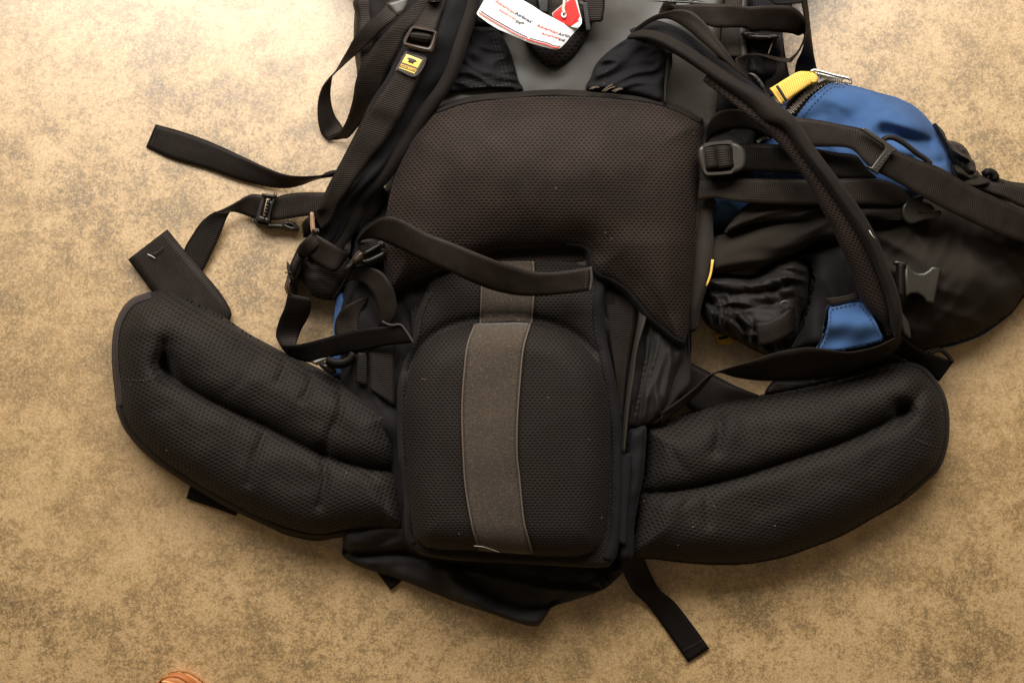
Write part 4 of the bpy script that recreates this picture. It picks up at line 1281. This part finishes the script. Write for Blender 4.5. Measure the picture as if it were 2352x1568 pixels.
sb = frame('slide_buckle', C((1275, 258), (1300, 262), (1440, 352), (1515, 408), (1480, 420), (1385, 548), (1385, 566), (1308, 520), (1306, 512), (1340, 520), (1430, 400), (1420, 372), (1270, 270)), [], .124, .006, m_plasg, pack, sm=False, bev=.001)
band('ladder_bar', C((1432, 425), (1395, 480), (1350, 530)), C((1476, 420), (1430, 480), (1385, 545)), .1215, m_plasg, sb, thick=.005, wob=0)
for i in range(6):
    t = i / 5
    x, y = 1456 - t * 84, 436 + t * 92
    frame('ladder_tooth', C((x - 9, y - 3), (x + 5, y - 8), (x + 9, y + 3), (x - 5, y + 8)), [], .126, .003, m_plas, sb, sm=False, bev=.0004)
tube('webbing_edge', C((1415, 345), (1440, 325), (1490, 325), (1560, 362), (1640, 425), (1700, 465), (1735, 500)), .0026, .106, m_webl, pack, flat=1.6)
# hook-shaped buckle in the shade
frame('hook_buckle', C((1700, 700), (1680, 740), (1655, 790), (1660, 820), (1720, 810), (1790, 800), (1800, 830), (1760, 860), (1690, 870), (1600, 895), (1550, 860), (1540, 800), (1560, 755), (1620, 715)), [C((1655, 775), (1720, 780), (1725, 800), (1660, 805))], .086, .008, m_plas, pack, bev=.002)
# female side release buckle on the compartment
tb = frame('side_release_buckle', C((1558, 1160), (1580, 1165), (1605, 1200), (1640, 1218), (1680, 1218), (1712, 1200), (1732, 1176), (1792, 1182), (1775, 1290), (1750, 1416), (1700, 1410), (1680, 1375), (1640, 1352), (1600, 1352), (1575, 1368), (1558, 1372)), [], .086, .010, m_plasg, pack, bev=.002, sm=False,
           label='grey side release buckle lying on the black compartment')
band('buckle_roll', C((1505, 1155), (1500, 1260), (1502, 1370)), C((1560, 1160), (1560, 1260), (1560, 1375)), .090, m_web, tb, thick=.004, crown=.004)
tube('buckle_lip', C((1490, 1150), (1525, 1150), (1575, 1165)), .0022, .092, m_plas, tb, seg=6)
# right shoulder strap ------------------------------------------------
ro = [*B((455, 235), (500, 185), (580, 140), (680, 150), (800, 200), (900, 280), (1000, 370), (1110, 440), (1230, 525), (1340, 615), (1450, 710)), *C((840, 200), (960, 372), (1100, 565), (1210, 710), (1310, 860), (1390, 1010), (1450, 1160), (1505, 1300), (1540, 1430), (1548, 1550)), *DV((1530, 640),)]
ri = [*B((460, 245), (510, 240), (600, 262), (690, 300), (770, 345), (880, 410), (970, 480), (1040, 590), (1150, 680), (1240, 720), (1300, 830)), *C((640, 270), (800, 440), (920, 620), (1010, 790), (1090, 940), (1160, 1090), (1220, 1240), (1270, 1380), (1340, 1480), (1440, 1560)), *DV((1470, 640),)]
zr = [.096, .104, .112, .118, .122, .126, .130, .134, .138, .140, .141, .140, .138, .134, .129, .123, .116, .109, .101, .094, .086, .080]
shr = band('shoulder_strap', ro, ri, ([z - .006 for z in zr], [z - .016 for z in zr]), m_navy, pack, thick=.013, Mx=13, wob=.0016, label='padded shoulder strap on the right')
# inner mesh face and the rolled binding that runs its whole length
bA = [*B((455, 215), (520, 198), (640, 213), (800, 288), (1000, 415), (1200, 543), (1340, 635), (1450, 712)), *ro[11:]]
bB = [*B((465, 255), (530, 264), (620, 300), (760, 372), (950, 498), (1120, 612), (1240, 705), (1340, 800)), *C((770, 270), (885, 440), (1025, 625), (1135, 775), (1235, 925), (1315, 1065), (1375, 1200), (1425, 1340), (1455, 1450), (1468, 1550)), *DV((1490, 640),)]
zB = [.100, .110, .116, .121, .127, .132, .136, .140] + zr[11:]
band('strap_mesh', bB[4:], [*B((955, 510), (1060, 620), (1170, 695), (1260, 745)), *[tuple(np.array(p)) for p in ri[11:]]], ([z - .003 for z in zB[4:]], [z - .012 for z in zB[4:]]), m_mesh, shr, thick=.006, crown=.003)
band('strap_binding', bA, bB, ([z + .0035 for z in zB], [z + .0005 for z in zB]), m_bind, shr, thick=.010, crown=.003, Mx=9, wob=.0010)
band('shoulder_webbing', B((455, 222), (500, 170), (600, 105), (700, 75), (780, 62), (850, 76), (920, 130), (980, 200), (1050, 290), (1110, 375), (1160, 445), (1215, 510)),
     B((470, 232), (520, 190), (600, 140), (690, 125), (770, 160), (840, 210), (900, 262), (960, 312), (1040, 380), (1110, 440), (1170, 490), (1225, 524)),
     ([.106, .114, .124, .131, .136, .139, .141, .142, .143, .144, .144, .144], [.106, .112, .120, .126, .131, .135, .138, .140, .142, .143, .143, .143]), m_webl, shr, thick=.002)
pad('strap_clip', U((1275, 975), (1310, 962), (1370, 985), (1430, 1050), (1480, 1120), (1508, 1215), (1480, 1190), (1430, 1120), (1350, 1030)), .135, .004, 5, m_plasg, shr, step=2.5, skirt=.13)
tube('white_thread', C((1328, 935), (1345, 965), (1366, 990)), .0004, .137, m_white, shr, seg=5)
# top right looping strap
band('looping_strap', B((700, 30), (800, 32), (900, 24), (1020, 26), (1130, 30), (1220, 44), (1320, 38), (1420, 38), (1500, 42), (1550, 65), (1590, 110), (1612, 170), (1605, 240), (1580, 310), (1550, 365), (1512, 412)),
     B((760, 90), (860, 130), (980, 178), (1060, 186), (1140, 184), (1210, 190), (1250, 212), (1340, 206), (1440, 216), (1510, 222), (1556, 236), (1592, 226), (1585, 270), (1560, 325), (1535, 360), (1498, 392)),
     ([.112, .113, .114, .114, .114, .113, .112, .110, .108, .106, .104, .10, .098, .092, .088, .084], [.110, .110, .110, .110, .108, .104, .100, .096, .092, .086, .080, .074, .070, .068, .066, .066]), m_webl, pack,
     label='webbing strap looping out at the top right')
band('looping_strap', B((1514, 410), (1450, 412), (1380, 395), (1320, 372), (1262, 372), (1228, 395), (1215, 430), (1212, 485), (1235, 510)), B((1500, 388), (1430, 382), (1350, 366), (1290, 356), (1230, 356), (1180, 372), (1140, 395), (1168, 450), (1210, 500)),
     ([.084, .086, .092, .100, .106, .106, .104, .102, .1], [.066, .074, .084, .1, .112, .116, .118, .118, .116]), m_webl, pack)
band('hanging_webbing', B((1560, -60), (1585, 60), (1605, 180), (1600, 260), (1575, 350), (1545, 410), (1530, 500)), B((1605, -60), (1620, 60), (1635, 180), (1645, 270), (1658, 350), (1672, 420), (1690, 500)), ([.060, .056, .050, .045, .035, .022, .012], [.05, .045, .040, .035, .03, .02, .01]), m_web, pack)
band('dark_strap', B((1320, -40), (1420, -30), (1520, -40)), B((1400, 30), (1460, 34), (1600, 20)), .09, m_webd, pack)
pad('dark_knob', B((1180, 212), (1240, 216), (1330, 225), (1430, 232), (1420, 250), (1330, 262), (1240, 262), (1200, 240)), .088, .008, 8, m_plas, pack, step=3, skirt=.07)
frame('slide_buckle', rrect(U((150, -90), (580, -90), (560, 45), (170, 20)), .2), [rrect(U((200, -60), (550, -60), (535, 18), (215, 2)), .2)], .112, .006, m_plasg, pack, bev=.0018)
band('ribbed_webbing', U((160, 20), (110, 120), (75, 220)), U((330, 40), (300, 110), (270, 170)), .100, m_webl, pack)
tube('pale_thread', U((1640, 460), (1590, 580), (1540, 720)), .0006, .086, m_tht, pack, seg=5)
pad('dark_knob', A((1040, -60), (1160, -60), (1150, 8), (1110, 22), (1060, 10)), .116, .010, 8, m_plas, pack, step=3, skirt=.11)

# lower right straps -----------------------------------------------
band('lower_strap', DV((1548, 560), (1520, 640), (1440, 690), (1340, 735), (1200, 760), (1040, 742), (930, 730), (830, 738), (700, 765), (560, 815), (420, 855), (320, 888), (250, 925), (180, 990), (90, 1060), (0, 1125), (-60, 1160)),
     DV((1555, 590), (1535, 690), (1480, 760), (1400, 815), (1260, 870), (1120, 912), (1000, 932), (880, 943), (740, 948), (600, 944), (450, 925), (330, 893), (275, 935), (215, 1010), (120, 1100), (20, 1180), (-50, 1240)),
     ([.084, .086, .088, .088, .088, .086, .084, .082, .080, .076, .070, .066, .064, .064, .064, .064, .06], [.07, .066, .060, .056, .052, .048, .046, .046, .046, .046, .048, .052, .056, .056, .056, .056, .054]), m_webl, pack,
     label='broad twisted strap sweeping above the right wing')
band('dark_strap', DV((150, 832), (240, 875), (330, 925), (450, 985), (600, 1045)), DV((0, 1000), (100, 1100), (200, 1160), (350, 1150), (560, 1130)), .030, m_webd, pack)
pad('dark_strap', DV((700, 945), (800, 942), (1000, 930), (1250, 870), (1380, 830), (1350, 900), (1200, 930), (950, 990), (800, 1020), (638, 1042)), .022, .006, 8, m_webd, pack, step=6)
band('right_loop_strap', DV((1530, 610), (1570, 670), (1640, 725), (1715, 768), (1790, 790), (1850, 815), (1878, 835)), DV((1440, 745), (1500, 770), (1580, 810), (1650, 850), (1710, 890), (1760, 930), (1790, 955)), ([.062, .056, .048, .042, .036, .034, .034], [.04, .036, .03, .026, .022, .02, .02]), m_webd, pack)
tube('webbing_edge', DV((1720, 770), (1790, 745), (1830, 765), (1862, 800), (1876, 832)), .0022, .036, m_web, pack, flat=1.8)
pad('buckle_tongue', DV((1528, 455), (1550, 500), (1585, 560), (1602, 640), (1598, 668), (1560, 640), (1540, 590), (1530, 520)), .080, .004, 5, m_plasg, pack, step=3, skirt=.07)
pad('navy_under_cloth', DV((1380, 760), (1480, 740), (1560, 790), (1520, 820), (1400, 840), (1340, 850)), .02, .012, 14, m_navy, pack, step=5, skirt=.002)

# ------------------------------------------------------------------ luggage tag
tag = empty('luggage_tag', P(1250, 50, .1), 'white airline luggage tag with red folded end on top of the backpack', 'luggage tag')
PINV['luggage_tag'] = Matrix.Translation(-Vector(P(1250, 50, .1)))


def ztag(x, y):
    x = np.asarray(x, float)
    y = np.asarray(y, float)
    s = (x - 1100) / 240
    return 0.110 + 0.012 * np.sin(np.clip(s, 0, 1.2) * 2.6) + 0.00006 * (40 - y) - 0.010 * np.clip((x - 1280) / 60, 0, 1) ** 2


tg, ztg = pad('paper_strip', T((420, -260), (720, -140), (900, 5), (1060, 95), (1230, 208), (1400, 295), (1560, 380), (1700, 430), (1800, 450), (1840, 440), (1815, 480), (1700, 600), (1620, 700), (1560, 770), (1500, 815), (1440, 825), (1390, 818), (1300, 790), (1150, 750), (1000, 705), (850, 640), (700, 575), (500, 490),
                (330, 385), (165, 262), (142, 230), (150, 205), (270, -10)), ztag, .0004, 3, m_paper, tag, step=4, lump=((60, .0012, 3.0),), sm=False)
za_ = lambda x, y: ztg(x, y) + .0007
for pth, w, mt in ((T((202, 178), (380, 296), (560, 398), (780, 520), (985, 622)), 2.4, m_navyp), (T((1010, 630), (1150, 672), (1300, 708), (1370, 742), (1440, 764), (1525, 770)), 2.4, m_blackp),
                   (T((178, 210), (380, 335), (560, 438), (760, 548), (940, 632)), 3.0, m_redt), (T((950, 640), (1150, 708), (1300, 742), (1400, 784), (1500, 797)), 3.4, m_redp)):
    tape('printed_line', pth, -w / 2, w / 2, za_, mt, tg, thick=.0003, off=.0006, Mx=3, wob=0)
text('lettering', 'American', *T((440, 30), (752, 232)), 7.6, m_redt, za_, tg)
text('lettering', 'Airlines', *T((762, 232), (1035, 385)), 7.6, m_navyp, za_, tg)
text('lettering', '®', *T((1045, 352), (1070, 364)), 2.6, m_blackp, za_, tg)
text('lettering', 'American', *T((498, 176), (785, 338)), 6.4, m_redt, za_, tg)
text('lettering', 'Eagle', *T((775, 370), (920, 402)), 6.4, m_blackp, za_, tg, shear=.5)
text('lettering', 'American', *T((1128, 438), (1475, 568)), 7.2, m_redp, za_, tg)
text('lettering', 'Airlin', *T((1482, 578), (1680, 622)), 6.6, m_blackp, za_, tg)
text('lettering', 'American', *T((1205, 568), (1505, 648)), 6.0, m_redp, za_, tg)
text('lettering', 'Eag', *T((1490, 668), (1600, 676)), 5.4, m_blackp, za_, tg, shear=.5)
fe, zfe = pad('folded_end', T((1385, 222), (1590, 45), (1740, -80), (1790, -40), (1880, 330), (1876, 390), (1845, 435), (1800, 458), (1700, 445), (1560, 385), (1410, 300)), lambda x, y: 0.119 + 0 * x - 0.00008 * (y - 40), .0005, 3, m_paper, tag, step=4, sm=False, skirt=.116)
pad('red_face', T((1400, 222), (1560, 88), (1755, -60), (1850, 270), (1820, 320), (1830, 350), (1780, 380), (1690, 437), (1600, 405), (1410, 296)), lambda x, y: 0.1199 + 0 * x - 0.00008 * (y - 40), .0004, 3, m_red, fe, step=4, sm=False)
tube('hole_ring', T((1550, 250), (1560, 215), (1590, 205), (1612, 235), (1605, 275), (1580, 290)), .0009, .1222, m_paper, fe, closed=True, seg=6, step=2)
pad('punched_hole', T((1568, 240), (1588, 225), (1602, 245), (1595, 268), (1578, 270)), .1206, .0003, 2, m_thb, fe, step=2)
tube('elastic_string', T((1600, -60), (1588, 60), (1575, 140), (1578, 190), (1600, 225)), .0016, .1235, m_white, tag, seg=6, step=3)

# ------------------------------------------------------------------ shoe at the lower left
shx = empty('shoe', P(412, 1600, 0), 'rust-orange leather shoe toe poking in at the lower edge', 'shoe')
PINV['shoe'] = Matrix.Translation(-Vector(P(412, 1600, 0)))
m_lea = plastic('orange_leather', (0.30, 0.065, 0.012), rough=.5, nscale=300, c2=(0.48, 0.16, 0.035))
m_sole = plastic('tan_sole', (0.32, 0.13, 0.035), rough=.6, scr=.1)
m_foot = plastic('brown_footbed', (0.26, 0.10, 0.022), rough=.6, scr=.1)
m_pale = plastic('pale_leather', (0.55, 0.30, 0.11), rough=.5, scr=.1)
pad('sole', SH((380, 900), (430, 850), (560, 730), (700, 620), (850, 545), (1000, 522), (1150, 522), (1300, 550), (1450, 620), (1600, 720), (1750, 850), (1900, 1150), (2000, 2600), (1500, 3600), (700, 3500), (200, 2400), (250, 1300)), .006, .014, 10, m_sole, shx,
    step=4, skirt=.0)
so = SH((400, 900), (540, 770), (700, 660), (860, 600), (1040, 585), (1200, 630), (1360, 720), (1500, 830), (1620, 960))
si = SH((470, 960), (560, 810), (700, 730), (860, 705), (1000, 715), (1120, 770), (1220, 840), (1310, 930), (1380, 1040))
band('toe_rim', so, si, [.030, .034, .037, .038, .038, .038, .037, .035, .032], m_lea, shx, thick=.006, crown=.004, Mx=7, wob=.0012)
pad('footbed', SH((470, 900), (560, 780), (700, 700), (860, 690), (1050, 720), (1200, 810), (1340, 940), (1400, 1500), (1200, 2400), (600, 2400), (400, 1400)), .018, .004, 10, m_foot, shx, step=5)
pad('upper', SH((400, 900), (460, 862), (560, 842), (660, 848), (760, 878), (1000, 960), (1300, 1200), (1500, 2300), (500, 2400), (250, 1300)), .030, .02, 26, m_pale, shx, step=5, skirt=.02)

# ------------------------------------------------------------------ stray hair and lint
h = tube('stray_hair', I((905, 617), (960, 622), (1010, 638), (1058, 656)), .0003, [.104, .104, .1, .098], m_white, None, seg=5)
setp(h, 'pale stray hair across the bottom of the grey fuzzy strip', 'hair')


def specks(name, n, region, zf, mat, r, label, cat, seed, zoff=.0004):
    rnd = random.Random(seed)
    V, Fc = [], []
    while n:
        x = rnd.uniform(region[0], region[2])
        y = rnd.uniform(region[1], region[3])
        z = zf(x, y)
        if z is None:
            continue
        n -= 1
        L = r * rnd.uniform(.5, 1.6)
        w = r * rnd.uniform(.4, .8)
        an = rnd.uniform(0, 6.28)
        c = Vector(P(x, y, z + zoff))
        d = Vector((math.cos(an), math.sin(an), 0)) * L
        e = Vector((-math.sin(an), math.cos(an), 0)) * w
        k = len(V)
        V += [c - d, c + e, c + d, c - e, c + Vector((0, 0, w))]
        Fc += [[k, k + 3, k + 4], [k + 3, k + 2, k + 4], [k + 2, k + 1, k + 4], [k + 1, k, k + 4]]
    o = link(name, V, Fc, mat, None, None, False)
    setp(o, label, cat, kind='stuff')
    return o


def onpads(x, y):
    for ring, zf in ((lo, zlum), (do_, zdome), (wl, zwl), (wr_, zwr)):
        if inside(np.array([x]), np.array([y]), ring)[0]:
            return float(zf(np.array([x]), np.array([y]))[0])
    return None


m_lint = plain('lint', (0.30, 0.25, 0.19), .8)
specks('lint', 36, (260, 230, 2180, 1290), onpads, m_lint, .0006, 'tiny pale lint specks clinging to the mesh pads', 'lint', 3, .001)
m_grit = plain('pale_grit', (0.62, 0.52, 0.38), .8)
specks('grit', 110, (10, 10, 2340, 1560), lambda x, y: 0.0, m_grit, .0007, 'tiny pale grit grains scattered over the concrete', 'grit', 8)
